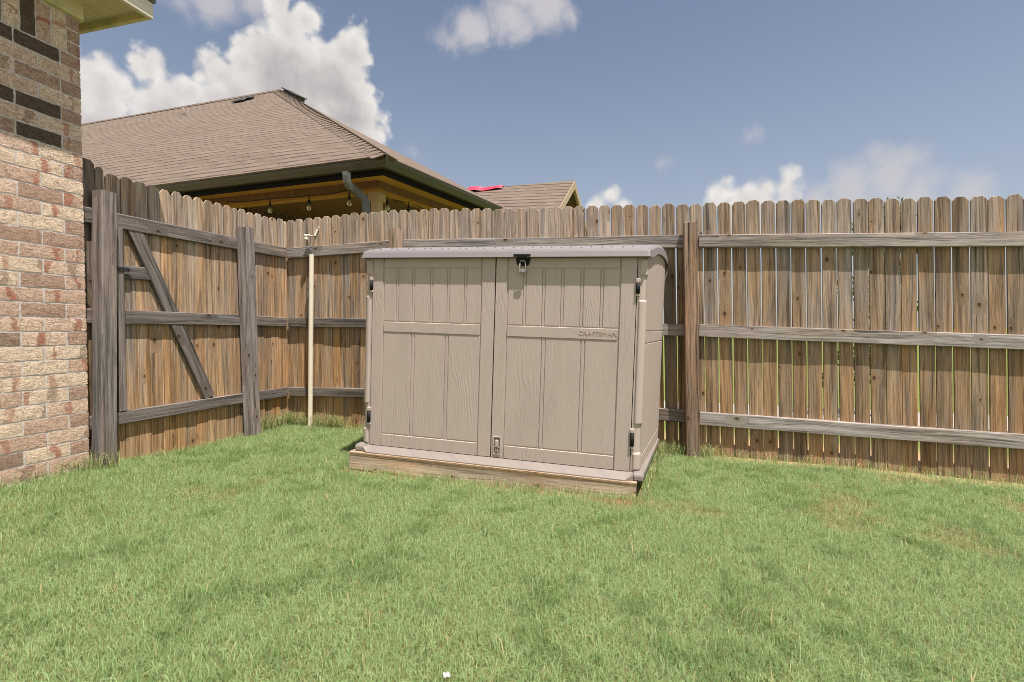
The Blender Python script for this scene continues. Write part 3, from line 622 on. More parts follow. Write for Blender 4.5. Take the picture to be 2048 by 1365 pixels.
# floor tray with sloping lip and raised corners
bm = bmesh.new()
add_prism(bm, [(-.070, .0005), (-.070, .006), (-.012, .034), (.0, .034), (.0, .0005)], 0, -.80, .80)
add_box(bm, (-.868, .0005, .0005), (.868, .94, .034), .006)
for s in (-1, 1):
    t = bmesh.new(); add_prism(t, [(-.050, .0005), (-.050, .030), (-.040, .040), (.02, .044), (.02, .0005)], 0, .842 if s > 0 else -.898, .898 if s > 0 else -.842, bev=.006); merge(bm, t)
    xs_ = sorted((s * .80, s * .842)); t = bmesh.new()
    a_, c_ = (-.070, -.050) if s > 0 else (-.050, -.070)
    v = [t.verts.new(p) for p in ((xs_[0], a_, .0005), (xs_[1], c_, .0005), (xs_[1], .0, .0005), (xs_[0], .0, .0005), (xs_[0], a_, .006 if s > 0 else .030), (xs_[1], c_, .030 if s > 0 else .006), (xs_[1], .0, .034), (xs_[0], .0, .034))]
    for q4 in ((0, 3, 2, 1), (4, 5, 6, 7), (0, 1, 5, 4), (1, 2, 6, 5), (2, 3, 7, 6), (3, 0, 4, 7)): t.faces.new([v[i_] for i_ in q4])
    bmesh.ops.recalc_face_normals(t, faces=t.faces); merge(bm, t)
    t = bmesh.new(); vv = []
    for (yy, ex) in ((.0, .898), (.95, 1.008)): vv += [t.verts.new((s * (ex - .09), yy, .0008)), t.verts.new((s * ex, yy, .0008)), t.verts.new((s * ex, yy, .030)), t.verts.new((s * (ex - .02), yy, .040)), t.verts.new((s * (ex - .09), yy, .040))]
    t.faces.new(vv[:5]); t.faces.new(vv[5:][::-1])
    for j in range(5): t.faces.new((vv[j], vv[(j + 1) % 5], vv[5 + (j + 1) % 5], vv[5 + j]))
    bmesh.ops.recalc_face_normals(t, faces=t.faces); merge(bm, t)
obj('floor_tray', bm, M_tray, shed)
# side panels: flare back, arched top
def lid_z(y): return float(np.interp(y, [-.1, .04, .16, .32, .5, .75, .95, 1.04], [1.250, 1.252, 1.276, 1.312, 1.334, 1.348, 1.342, 1.330]))
for s in (-1, 1):
    bm = bmesh.new(); ycol = [.03, .05, .09, .15, .25, .4, .55, .7, .82, .9, .95]
    zs = [.036, .11, .115, .12, .45, .752, .757, .762, .822, .827, .832, 1.0, 1.14]
    def depth(z_): return .006 if z_ in (.115, .757, .827) else 0.0
    grid = []
    for y_ in ycol:
        ex = .872 + (1.0 - .872) * (y_ - .0) / .95; line = []
        tz = lid_z(y_) - .004
        for z_ in zs + [tz]: line.append(bm.verts.new((s * (ex - depth(z_)), y_, z_)))
        grid.append(line)
    for a, c_ in zip(grid, grid[1:]):
        for j in range(len(a) - 1): bm.faces.new((a[j], c_[j], c_[j + 1], a[j + 1]))
    bmesh.ops.recalc_face_normals(bm, faces=bm.faces)
    geo = bmesh.ops.solidify(bm, geom=list(bm.faces), thickness=.02)
    obj('side_panel', bm, M_tan, shed)
loc_box(shed, 'back_panel', (-.95, .93, .036), (.95, .948, 1.34), M_tan)
# front corner columns with bulging hinge covers
for s in (-1, 1):
    bm = bmesh.new(); t = bmesh.new(); N_ = 9; base_p = []
    for j in range(N_): a = math.pi / 2 * j / (N_ - 1); base_p.append((s * (.838 + .034 * math.sin(a)), .036 - .034 * math.cos(a)))
    out = [(s * .824, .002)] + base_p + [(s * .872, .06), (s * .824, .06)]
    add_prism(bm, out if s > 0 else out[::-1], 2, .036, 1.236)
    def bulge(z0, z1):
        t = bmesh.new(); rings = []; prof = [(z0, .25), (z0 + .006, .8), (z0 + .014, 1.0), (z0 + .018, 1.0), (z0 + .022, 1.0), (z1 - .022, 1.0), (z1 - .018, 1.0), (z1 - .014, 1.0), (z1 - .006, .8), (z1, .25)]
        for z_, f_ in prof:
            row = [(s * .826, .01)]
            for j in range(11): a = -math.pi * .08 + math.pi * 0.62 * j / 10; row.append((s * (.842 + .037 * f_ * math.sin(a) * (1 if a > 0 else .4)), .032 - .0375 * f_ * math.cos(a)))
            row.append((s * .868, .07)); row.append((s * .826, .07)); rings.append([t.verts.new((p[0], p[1], z_)) for p in row])
        for a, c_ in zip(rings, rings[1:]):
            for j in range(len(a)): t.faces.new((a[j], a[(j + 1) % len(a)], c_[(j + 1) % len(a)], c_[j])).smooth = True
        t.faces.new(rings[0]); t.faces.new(rings[-1]); bmesh.ops.recalc_face_normals(t, faces=t.faces); merge(bm, t)
    bulge(1.125, 1.236); bulge(.295, 1.005); bulge(.037, .150)
    obj('corner_column', bm, M_tan_s, shed)
# doors: a height field of stiles, rails, planks and grooves
def door(x0, x1, xa, xb, gl, gw, name_label=None):
    zb, zt = .036, 1.236; LO_, LM, UM, UT = .116, .767, .837, 1.172
    def hgt(x_, z_):
        d = 0.0
        if x_ < x0 + .0015 or x_ > x1 - .0015 or z_ < zb + .0015 or z_ > zt - .0015: return .010
        inside = xa < x_ < xb
        e = 1.0
        for X_ in (xa, xb):
            if abs(x_ - X_) < .0042: d = max(d, .0075)
        if inside:
            for Z_ in (LO_, LM, UM, UT):
                if abs(z_ - Z_) < .0042: d = max(d, .0055)
            if UM < z_ < UT:
                d = max(d, .0034)
                for g_ in gl:
                    a = abs(x_ - g_)
                    if a < .0055: d = max(d, .0014)
                    elif a < .0105: d = max(d, .0080)
            if LO_ < z_ < LM:
                d = max(d, .0034)
                for g_ in gw:
                    a = abs(x_ - g_)
                    if a < .008: d = max(d, .0022)
                    elif a < .0135: d = max(d, .0080)
        return d
    def cuts(a, b_, feats, w_):
        s_ = {a, b_, a + .0016, b_ - .0016}
        for f_ in feats:
            for o_ in w_: s_.update((f_ - o_, f_ + o_))
        s_ = sorted(v for v in s_ if a <= v <= b_); r_ = [s_[0]]
        for v in s_[1:]:
            if v - r_[-1] > .0006: r_.append(v)
        return r_
    X_ = sorted(set(cuts(x0, x1, [xa, xb], (.003, .0055)) + [v for g_ in gl for o_ in (.0045, .0065, .0092, .0120) for v in (g_ - o_, g_ + o_)] + [v for g_ in gw for o_ in (.0068, .0092, .0122, .0152) for v in (g_ - o_, g_ + o_)]))
    Zs = cuts(zb, zt, [LO_, LM, UM, UT], (.003, .0055))
    bm = bmesh.new(); vs_ = [[bm.verts.new((a, hgt(a, c_), c_)) for c_ in Zs] for a in X_]
    for i_ in range(len(X_) - 1):
        for j in range(len(Zs) - 1): bm.faces.new((vs_[i_][j], vs_[i_ + 1][j], vs_[i_ + 1][j + 1], vs_[i_][j + 1]))
    add_box(bm, (x0 + .001, .012, zb), (x1 - .001, .03, zt))
    return obj('door', bm, M_tan, shed)
dl_ = door(-.8205, -.0030, -.742, -.087, [-.647, -.536, -.414, -.301, -.19], [-.5325, -.305])
dr_ = door(.0030, .8205, .078, .731, [.18, .294, .405, .518, .63], [.303, .533])
dl_['label'] = 'left door of plain planks'; dr_['label'] = 'right door with raised lettering, latch and slide bolt'
# raised lettering
cu = bpy.data.curves.new('lettering', 'FONT'); cu.body = 'CRAFTSMAN.'; cu.size = .0335; cu.extrude = .0019; cu.bevel_depth = .0; cu.space_character = 1.12; cu.align_x = 'LEFT'
to = bpy.data.objects.new('lettering_curve', cu); C.objects.link(to); bpy.context.view_layer.update()
me = bpy.data.meshes.new_from_object(to.evaluated_get(bpy.context.evaluated_depsgraph_get())); bpy.data.objects.remove(to)
xs_ = [v.co.x for v in me.vertices]; sc_ = .222 / (max(xs_) - min(xs_))
for v in me.vertices: v.co = Vector((v.co.x * sc_, -v.co.z, v.co.y))
me.materials.append(M_tan_s); lt_ = bpy.data.objects.new('lettering', me); C.objects.link(lt_); lt_.parent = dr_; lt_.location = (.508, .0, .794)
# hinges
for s in (-1, 1):
    for (z0, z1, xx) in ((1.018, 1.118, .8275), (.165, .280, .8275)):
        bm = bmesh.new(); add_tube(bm, [(s * xx, -.004, z0 + .016), (s * xx, -.004, z1 - .026)], .0115, 12); add_box(bm, (s * xx - .008, -.002, z0 + .014), (s * xx + .008, .012, z1 - .024))
        hg = obj('hinge', bm, M_black, shed)
        bm = bmesh.new(); add_box(bm, (s * xx - .013, -.011, z1 - .026), (s * xx + .013, .01, z1), .005, seg=2); obj('knuckle', bm, M_tan_s, hg)
        bm = bmesh.new(); add_box(bm, (s * xx - .012, -.010, z0), (s * xx + .012, .01, z0 + .016), .004, seg=2); obj('knuckle', bm, M_tan_s, hg)
# lid: low vertical front, rising and rounding over to the back
LB = ([-.1, -.03, .04, .16, .32, .5, .75, .95, 1.04], [1.236, 1.236, 1.238, 1.262, 1.298, 1.320, 1.334, 1.326, 1.308])
def lid_low(y_): return float(np.interp(y_, *LB))
bm = bmesh.new()
top = [(-.034, 1.236), (-.031, 1.246), (-.0285, 1.2465), (-.022, 1.268), (-.019, 1.2685), (-.012, 1.2825)]; n_ = 30
TPY, TPZ = [-.012, .06, .16, .30, .45, .60, .75, .88, .97, 1.02, 1.04], [1.2825, 1.297, 1.318, 1.346, 1.370, 1.388, 1.400, 1.402, 1.394, 1.375, 1.342]
for i_ in range(1, n_ + 1):
    y_ = -.012 + 1.052 * i_ / n_; zz = float(np.interp(y_, TPY, TPZ))
    if i_ in (2, 5, 8, 11, 15, 19): zz += .0045
    top.append((y_, zz))
def half_w(y_): return .888 + .136 * max(0, min(1, (y_ + .03) / 1.05))
rings = []
for (y_, z_) in top:
    hw = half_w(y_); e_ = .016; low_ = min(z_, lid_low(y_))
    row = [(-hw, y_, low_), (-hw + e_ * .3, y_, low_ + (z_ - low_) * .75), (-hw + e_, y_, z_), (-hw * .5, y_, z_), (0, y_, z_), (hw * .5, y_, z_), (hw - e_, y_, z_), (hw - e_ * .3, y_, low_ + (z_ - low_) * .75), (hw, y_, low_)]
    rings.append([bm.verts.new(p) for p in row])
for a, c_ in zip(rings, rings[1:]):
    for j in range(8): bm.faces.new((a[j], a[j + 1], c_[j + 1], c_[j]))
bmesh.ops.remove_doubles(bm, verts=bm.verts, dist=.0004)
bmesh.ops.recalc_face_normals(bm, faces=bm.faces)
if sum(f.normal.z for f in bm.faces) < 0: bmesh.ops.reverse_faces(bm, faces=bm.faces)
bmesh.ops.solidify(bm, geom=list(bm.faces), thickness=.010)
for xx in np.arange(-.8, .83, .118):
    add_box(bm, (xx, .040, 1.2950), (xx + .006, .052, 1.3030), .001); add_box(bm, (xx + .05, .10, 1.306), (xx + .056, .112, 1.3165), .001)
lid = obj('lid', bm, M_lid, shed)
# latch: black plate, hasp arm and steel shackle
bm = bmesh.new(); add_box(bm, (.117, -.042, 1.239), (.219, -.033, 1.252), .003); add_prism(bm, [(.122, 1.239), (.214, 1.239), (.204, 1.196), (.192, 1.187), (.144, 1.187), (.132, 1.196)], 1, -.012, -.001, bev=.003)
add_prism(bm, [(-.036, 1.241), (-.011, 1.241), (-.011, 1.205), (-.016, 1.205)], 0, .138, .198, bev=.002); add_box(bm, (.130, -.019, 1.206), (.206, -.0105, 1.214), .002)
la = obj('latch', bm, M_black, shed)
bm = bmesh.new(); add_tube(bm, [(.156, -.028, 1.206), (.154, -.029, 1.17), (.154, -.028, 1.150), (.159, -.028, 1.143), (.172, -.028, 1.141), (.186, -.028, 1.143), (.191, -.028, 1.150), (.191, -.029, 1.17), (.186, -.028, 1.206), (.180, -.027, 1.214), (.162, -.027, 1.214), (.156, -.028, 1.206)], .0036, 8)
add_box(bm, (.1585, -.033, 1.146), (.1865, -.025, 1.166), .002)
obj('shackle', bm, M_steel, la)
# slide bolt in its recess
bm = bmesh.new(); add_box(bm, (.020, -.0012, .060), (.060, .004, .160), .0012)
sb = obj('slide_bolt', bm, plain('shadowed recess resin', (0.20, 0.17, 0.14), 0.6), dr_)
bm = bmesh.new()
for lo_, hi_ in (((.0165, -.006, .056), (.021, .002, .164)), ((.059, -.006, .056), (.0635, .002, .164)), ((.0212, -.006, .056), (.0588, .002, .0605)), ((.0212, -.006, .1595), (.0588, .002, .164)), ((.0212, -.005, .098), (.0588, .002, .104))): add_box(bm, lo_, hi_, .001)
add_box(bm, (.030, -.010, .104), (.050, .0, .145), .003); add_box(bm, (.034, -.009, .072), (.038, 0, .09), .001); add_box(bm, (.042, -.009, .072), (.046, 0, .09), .001)
obj('bolt_pull', bm, M_tan_s, sb)

# ------------------------------------------------------------------ pvc conduit and rain sensor in the corner
pb = onY(620, 850, 3.77); pt = onY(623, 509, 3.77)
cond = thing('conduit_pipe', 'cream plastic conduit pipe standing upright in the fence corner', 'pipe', (pb.x, pb.y, soil(pb.x, pb.y).item()))
bm = bmesh.new(); a = Vector((pb.x, pb.y, soil(pb.x, pb.y).item() - .02)) - cond.location; b_ = pt - cond.location
add_tube(bm, [a, b_], .0205, 20, cap=False); add_tube(bm, [b_, a], .0165, 20, cap=False)
tri = b_.copy()
obj('pipe', bm, M_pvc, cond)
bm = bmesh.new(); p0 = onY(622, 512, 3.77); add_tube(bm, [p0 - cond.location, onY(621, 500, 3.775) - cond.location, onY(620, 490, 3.80) - cond.location, onY(621, 482, 3.80) - cond.location, onY(621.5, 474, 3.80) - cond.location, onY(619, 470, 3.80) - cond.location, onY(614, 469, 3.80) - cond.location], .0028, 8)
add_tube(bm, [p0 - cond.location + Vector((.006, 0, 0)), onY(623.5, 500, 3.775) - cond.location, onY(622, 492, 3.80) - cond.location], .0022, 8)
obj('wire', bm, M_wire, cond)
sen = thing('rain_sensor', 'small white rain sensor on a metal arm screwed to the fence pickets', 'sensor', onY(631, 470, 3.865))
sl = sen.location
bm = bmesh.new(); pa, pb2 = onY(636.5, 456, 3.862), onY(629.5, 472, 3.862); add_tube(bm, [pa - sl, pb2 - sl], .01, rect=(.006, .021)); add_lathe(bm, [(.0105, -.003), (.0105, .003)], Matrix.Translation(pa - sl) @ Matrix.Rotation(R(90), 4, 'X'))
obj('bracket', bm, M_white, sen)
bm = bmesh.new(); add_tube(bm, [pb2 - sl, onY(629, 473, 3.83) - sl, onY(622, 473, 3.80) - sl, onY(614, 472.5, 3.79) - sl], .0055, 8); obj('arm', bm, M_steel, sen)
hp = onY(612.5, 472, 3.785) - sl
bm = bmesh.new(); add_lathe(bm, [(.012, .012), (.017, .010), (.018, -.004), (.015, -.010), (.011, -.012), (.011, -.017), (.0165, -.019), (.0165, -.034), (.014, -.037)], Matrix.Translation(hp), 16); add_tube(bm, [hp + Vector((.012, 0, .002)), hp + Vector((.034, 0, .002))], .009, 12)
obj('sensor_head', bm, M_white, sen)
# white scrap on the grass
sp = None
d = ray(893, 1350); zg = soil(-.2, 1.2).item() + .034 - CAMZ; sp = W(d * (zg / d[2]))
bm = bmesh.new(); bmesh.ops.create_icosphere(bm, subdivisions=3, radius=.0075)
for v in bm.verts: v.co = Vector((v.co.x * 1.1 + random.uniform(-.0015, .0015), v.co.y * .7 + random.uniform(-.0015, .0015), v.co.z * .45 + .003 * math.sin(v.co.x * 600) + random.uniform(-.001, .001)))
sc = obj('paper_scrap', bm, M_paper, loc=sp); tag(sc, 'tiny crumpled white scrap lying on the lawn near the camera', 'scrap')

# ------------------------------------------------------------------ brick house at the left
WX, WY = -3.11, 2.105
hs = thing('brick_house', 'tumbled brick house corner with a cream soffit eave at the left', 'house', (WX, WY, soil(WX, WY).item()))
HL = hs.location
bm = bmesh.new(); uvl = bm.loops.layers.uv.verify(); cl = bm.loops.layers.float_color.new('brick')
def brick(y0, y1, z0, z1, r, vert=False, nu=None, nv=None):
    nu = nu or max(3, int((y1 - y0) / .018)); nv = nv or max(3, int((z1 - z0) / .016)); pro = random.uniform(.0, .0009); skew = random.uniform(-.0015, .0015)
    sg = random.random() * 50; ver = []
    for i_ in range(nu + 1):
        col_ = []
        for j in range(nv + 1):
            u_, v_ = i_ / nu, j / nv; yy = y0 + (y1 - y0) * u_; zz = z0 + (z1 - z0) * v_
            ed = min(u_ * (y1 - y0), (1 - u_) * (y1 - y0), v_ * (z1 - z0), (1 - v_) * (z1 - z0))
            rd = .0010 * max(0, 1 - ed / .005) ** 2
            wob_ = random.uniform(-.0009, .0009)
            if i_ in (0, nu): yy += random.uniform(-.0018, .0018) 
            if j in (0, nv): zz += random.uniform(-.0015, .0015) + .0009 * math.sin(sg + yy * 70)
            col_.append(bm.verts.new((WX + pro + skew * (u_ - .5) - rd + wob_ - HL.x, yy - HL.y, zz - HL.z)))
        ver.append(col_)
    fs = []
    for i_ in range(nu):
        for j in range(nv): fs.append(bm.faces.new((ver[i_][j], ver[i_ + 1][j], ver[i_ + 1][j + 1], ver[i_][j + 1])))
    loop_ = [ver[i_][0] for i_ in range(nu + 1)] + [ver[nu][j] for j in range(1, nv + 1)] + [ver[i_][nv] for i_ in range(nu - 1, -1, -1)] + [ver[0][j] for j in range(nv - 1, 0, -1)]
    bk = [bm.verts.new((WX - .02 - HL.x, v_.co.y, v_.co.z)) for v_ in loop_]; loop_ = [bm.verts.new(v_.co) for v_ in loop_]; nn = len(loop_)   # own edge vertices: crisp arrises
    for a in range(nn): fs.append(bm.faces.new((loop_[a], bk[a], bk[(a + 1) % nn], loop_[(a + 1) % nn])))
    cc_ = (random.random() * .9 if r is None else r, random.random(), random.random(), 1)
    for f_ in fs:
        f_.smooth = True
        for l in f_.loops:
            yy, zz = l.vert.co.y + HL.y - y0, l.vert.co.z + HL.z - z0
            l[uvl].uv = (zz, yy) if vert else (yy, zz); l[cl] = cc_
CO, MJ = 0.0775, 0.0088; zt_w = 1.528 + Z0; Y_MIN = 0.55
rows = int((zt_w - (soil(WX, WY).item() - .08)) / CO) + 1
for rw in range(rows):
    z1 = zt_w - rw * CO - MJ * .5; z0 = z1 - CO + MJ; y_ = WY; first = True; upper = rw < 8
    if z1 < soil(WX, 1.8).item() - .03: break
    while y_ > Y_MIN:
        L_ = .2 if not (first and rw % 2 == 0) else .0955
        if first and random.random() < .0: L_ = .15
        rv = None
        if upper and rw % 2 == 0 and not first: rv = random.choice([.95, .95, .95, .3, .8])
        elif upper: rv = random.choice([.05, .2, .35, .45])
        if first and rw % 2 == 0: rv = random.choice([.6, .75, .8])
        brick(max(y_ - L_, Y_MIN), y_, z0, z1, rv); y_ -= L_ + MJ; first = False
y_ = WY; hh_ = zt_w + MJ * .5
for j in range(3): brick(WY - .062, WY, hh_ + j * .0705, hh_ + j * .0705 + .061, random.choice([.6, .75, .8]))
y_ = WY - .062 - MJ; j = 0
while y_ > Y_MIN: brick(y_ - .062, y_, hh_, hh_ + .2, [.2, .6, .97, .05, .9][j % 5], True); y_ -= .062 + MJ; j += 1
n0 = len(bm.faces); add_box(bm, (WX - .25 - HL.x, Y_MIN - HL.y, soil(WX, WY).item() - .1 - HL.z), (WX - .0022 - HL.x, WY - .004 - HL.y, 1.80 + Z0 - HL.z), mat=1)
obj('wall', bm, [M_brick, M_mortar], hs)
EX, EY, EZ = -2.852, 2.338, 1.845 + Z0
bm = bmesh.new(); add_box(bm, (WX - .004, -.3, 1.742 + Z0), (WX + .022, WY + .010, EZ + .034), .002); add_box(bm, (-4.5, WY - .012, 1.742 + Z0), (WX - .0045, WY + .022, EZ + .034), .002); obj('frieze', bm, M_frieze, hs, -HL)
bm = bmesh.new(); add_box(bm, (WX - .0, -.3, EZ + .035), (EX - .0285, EY - .029, EZ + .042)); add_box(bm, (-4.5, WY, EZ + .0355), (WX - .001, EY - .029, EZ + .0425)); obj('soffit', bm, M_soffit, hs, -HL)
bm = bmesh.new(); add_box(bm, (EX - .028, -.3, EZ), (EX, EY, EZ + .095), .003); obj('fascia', bm, M_white_wood, hs, -HL, axis=1, tint=(0.62, 0.58, 0.50))
bm = bmesh.new(); add_box(bm, (-4.5, EY - .028, EZ), (EX - .029, EY - .001, EZ + .095), .003); obj('fascia', bm, M_frieze, hs, -HL)
bm = bmesh.new()
add_box(bm, (EX - .02, -.3, EZ + .096), (EX + .010, EY + .008, EZ + .150), .002)
for j in range(4): add_box(bm, (EX + .0104, -.3, EZ + .099 + j * .0125), (EX + .0125, EY + .008, EZ + .1085 + j * .0125))
add_box(bm, (-4.5, EY - .02, EZ + .096), (EX - .0205, EY + .009, EZ + .150), .002); obj('drip_trim', bm, M_grey_trim, hs, -HL)
bm = bmesh.new(); sl_ = .62
def ruv(v_): return (v_.y if abs(v_.x - EX) < 3 else v_.x, abs(v_.x - EX) * 1.18)
hp1 = Vector((EX + .04, EY + .04, EZ + .152)); q_ = 2.2
slab(bm, [hp1, Vector((EX + .04, -.3, EZ + .152)), Vector((EX + .04 - q_, -.3, EZ + .152 + q_ * sl_)), hp1 + Vector((-q_, -q_, q_ * sl_))], .012, 0, ruv)
slab(bm, [hp1, hp1 + Vector((-q_, -q_, q_ * sl_)), Vector((EX + .04 - q_ - .01, EY + .04, EZ + .152))], .012, 0, ruv)
obj('roof', bm, make_shingle('dark shingle', (0.05, 0.045, 0.04), (0.09, 0.08, 0.07)), hs, -HL)

# ------------------------------------------------------------------ neighbour's house
aV = np.array([-math.cos(R(18.6)), math.sin(R(18.6))]); bV = np.array([math.sin(R(28.5)), math.cos(R(28.5))])
Cc = np.array([(772 - 1024) / F * 5.7, 5.7])
def nb(s, t_, z): p = Cc + aV * s + bV * t_; return cam_pt(p[0], p[1], z)
GT = 1.954
nh = thing('neighbor_house', 'neighbouring house with a tan shingle hip roof and covered porch beyond the fence', 'house', nb(3, 3, -.95))
NL = nh.location
P_pk = cam_pt(-459 / F * 12.0, 12.0, (655 - 187) / F * 12.0)
ridge_d = cam_pt(-.955, .295, 0) - cam_pt(0, 0, 0)
Pr = P_pk + ridge_d * 14; Cw = nb(0, 0, GT + .015); Ew = nb(16, 0, GT + .015); Fw = nb(2.72, 2.72, 0)
Fw = nb(0, 2.745, GT + .015); Gw = Fw + (Ew - Cw)
a3 = (Ew - Cw).normalized(); b3 = (Fw - Cw).normalized()
nA = (Ew - Cw).cross(P_pk - Cw).normalized(); upA = nA.cross(a3); upA = upA if upA.z > 0 else -upA
nB = (Fw - Cw).cross(P_pk - Cw).normalized(); upB = nB.cross(b3); upB = upB if upB.z > 0 else -upB
def uvA(p): d_ = p + NL - Cw; return (d_.dot(a3) + 50, d_.dot(upA) + 20)
def uvB(p): d_ = p + NL - Cw; return (d_.dot(b3) + 50, d_.dot(upB) + 20)
bm = bmesh.new()
slab(bm, [p - NL for p in (Cw - b3 * .03, Ew, Pr, P_pk)], .02, 0, uvA)
bm2 = bmesh.new(); slab(bm, [p - NL for p in (Cw + Vector((.02, 0, 0)), Fw, P_pk)], .02, 0, uvB)
slab(bm, [p - NL for p in (Fw, Gw + (P_pk - Cw) * 0, Pr, P_pk)], .02, 0, uvA)
obj('roof', bm, M_shingle, nh)
# hip cap courses
bm = bmesh.new(); hv = (P_pk - Cw); hl = hv.length; hv.normalize(); n_ = int(hl / .15); sideA = nA.cross(hv).normalized(); sideA = sideA if sideA.dot(a3) > 0 else -sideA; sideB = nB.cross(hv).normalized(); sideB = sideB if sideB.dot(b3) > 0 else -sideB
nAu = nA if nA.z > 0 else -nA; nBu = nB if nB.z > 0 else -nB
for i_ in range(n_):
    p0, p1 = Cw + hv * (i_ * .15 - .01), Cw + hv * (i_ * .15 + .17); lift = .024
    A_ = [p0 + sideA * .15 + nAu * lift, p0 + (nAu + nBu) * lift * .6, p1 + (nAu + nBu) * .006, p1 + sideA * .155 + nAu * .022]
    B_ = [p0 + (nAu + nBu) * lift * .6, p0 + sideB * .155 + nBu * lift, p1 + sideB * .155 + nBu * .008, p1 + (nAu + nBu) * .006]
    slab(bm, [p - NL for p in A_], .010, 0, uvA); slab(bm, [p - NL for p in B_], .010, 0, uvB)
M_cap = make_shingle('hip cap shingle', (0.140, 0.109, 0.09), (0.185, 0.147, 0.122)); obj('hip_cap', bm, M_cap, nh)
bm = bmesh.new(); rl = 14; sideR = upA * -1
for i_ in range(int(rl / .15)):
    p0 = P_pk + ridge_d * (i_ * .15); p1 = p0 + ridge_d * .16
    slab(bm, [p - NL for p in (p0 + Vector((0, 0, .03)), p1 + Vector((0, 0, .022)), p1 - upA * .14 + nAu * .012, p0 - upA * .14 + nAu * .018)], .01, 0, uvA)
obj('ridge_cap', bm, M_cap, nh)
# gutter: K profile swept along A and B, mitred at the corner
def gutter_run(bm, p, q_, outw, m0, m1):
    prof = [(0, 0), (0, -.088), (.065, -.088), (.075, -.074), (.095, -.044), (.112, -.026), (.118, 0), (.105, 0), (.103, -.022), (.01, -.022)]
    d_ = (q_ - p).normalized(); A_, B_ = [], []
    for o_, z_ in prof: A_.append(bm.verts.new(p + outw * o_ + d_ * (-o_ * m0) + Vector((0, 0, z_)) - NL)); B_.append(bm.verts.new(q_ + outw * o_ + d_ * (o_ * m1) + Vector((0, 0, z_)) - NL))
    fs = [bm.faces.new(A_), bm.faces.new(B_[::-1])]
    for j in range(len(prof)): fs.append(bm.faces.new((A_[j], A_[(j + 1) % len(prof)], B_[(j + 1) % len(prof)], B_[j])))
    bmesh.ops.recalc_face_normals(bm, faces=fs)
outA = Vector((-b3.x, -b3.y, 0)); outA = (outA - a3 * outA.dot(a3)).normalized(); outB = (-a3 - b3 * (-a3).dot(b3)).normalized()
G0 = nb(.115, .115, GT)
bm = bmesh.new(); gutter_run(bm, G0, G0 + a3 * 15, outA, .82, 0); gutter_run(bm, G0, G0 + b3 * 2.62, outB, .82, 0); obj('gutter', bm, M_gutter, nh)
bm = bmesh.new(); zf = GT - .165
for (d_, L_, o_) in ((a3, 15, outA), (b3, 2.62, outB)):
    t = bmesh.new(); q1 = G0 - Vector((0, 0, .0)); pts = [q1 - o_ * .002, q1 + d_ * L_ - o_ * .002, q1 + d_ * L_ - o_ * .03, q1 + d_ * .02 - o_ * .03]
    A_ = [t.verts.new(p - NL + Vector((0, 0, -.01))) for p in pts]; B_ = [t.verts.new(p - NL + Vector((0, 0, -.152))) for p in pts]; t.faces.new(A_); t.faces.new(B_[::-1])
    for j in range(4): t.faces.new((A_[j], B_[j], B_[(j + 1) % 4], A_[(j + 1) % 4]))
    bmesh.ops.recalc_face_normals(t, faces=t.faces); merge(bm, t)
obj('fascia', bm, plain('fascia black', (0.010, 0.009, 0.008), 0.8, spec=0.1), nh)
def deck(name, pts, z0, z1, mat_):
    bm = bmesh.new(); A_ = [bm.verts.new(nb(s_, t_, z0) - NL) for s_, t_ in pts]; B_ = [bm.verts.new(nb(s_, t_, z1) - NL) for s_, t_ in pts]; bm.faces.new(A_); bm.faces.new(B_[::-1])
    for j in range(len(pts)): bm.faces.new((A_[j], B_[j], B_[(j + 1) % len(pts)], A_[(j + 1) % len(pts)]))
    bmesh.ops.recalc_face_normals(bm, faces=bm.faces); return obj(name, bm, mat_, nh)
ZS = 1.895
deck('soffit', [(.15, .15), (15, .15), (15, .56), (.56, .56)], ZS, ZS + .01, M_ochre); deck('soffit', [(.149, .151), (.559, .561), (.559, 2.7), (.149, 2.7)], ZS, ZS + .01, M_ochre)
deck('beam', [(.56, .56), (15, .56), (15, .70), (.70, .70)], ZS - .10, ZS + .009, M_beam); deck('beam', [(.559, .562), (.699, .702), (.699, 2.7), (.559, 2.7)], ZS - .10, ZS + .009, M_beam)
deck('beam_cladding', [(.57, .57), (15, .57), (15, .69), (.57, .69)], ZS - .14, ZS - .1005, M_ochre); deck('beam_cladding', [(.572, .692), (.688, .692), (.688, 2.7), (.572, 2.7)], ZS - .14, ZS - .1005, M_ochre)
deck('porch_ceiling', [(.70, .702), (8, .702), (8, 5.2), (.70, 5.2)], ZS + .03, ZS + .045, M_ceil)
col_ = deck('column', [(.60, .60), (.70, .60), (.70, .70), (.60, .70)], -1.0, ZS - .25, M_cream)
cp = deck('capital', [(.575, .575), (.725, .575), (.725, .725), (.575, .725)], ZS - .25, ZS - .141, M_cream); cp.parent = col_
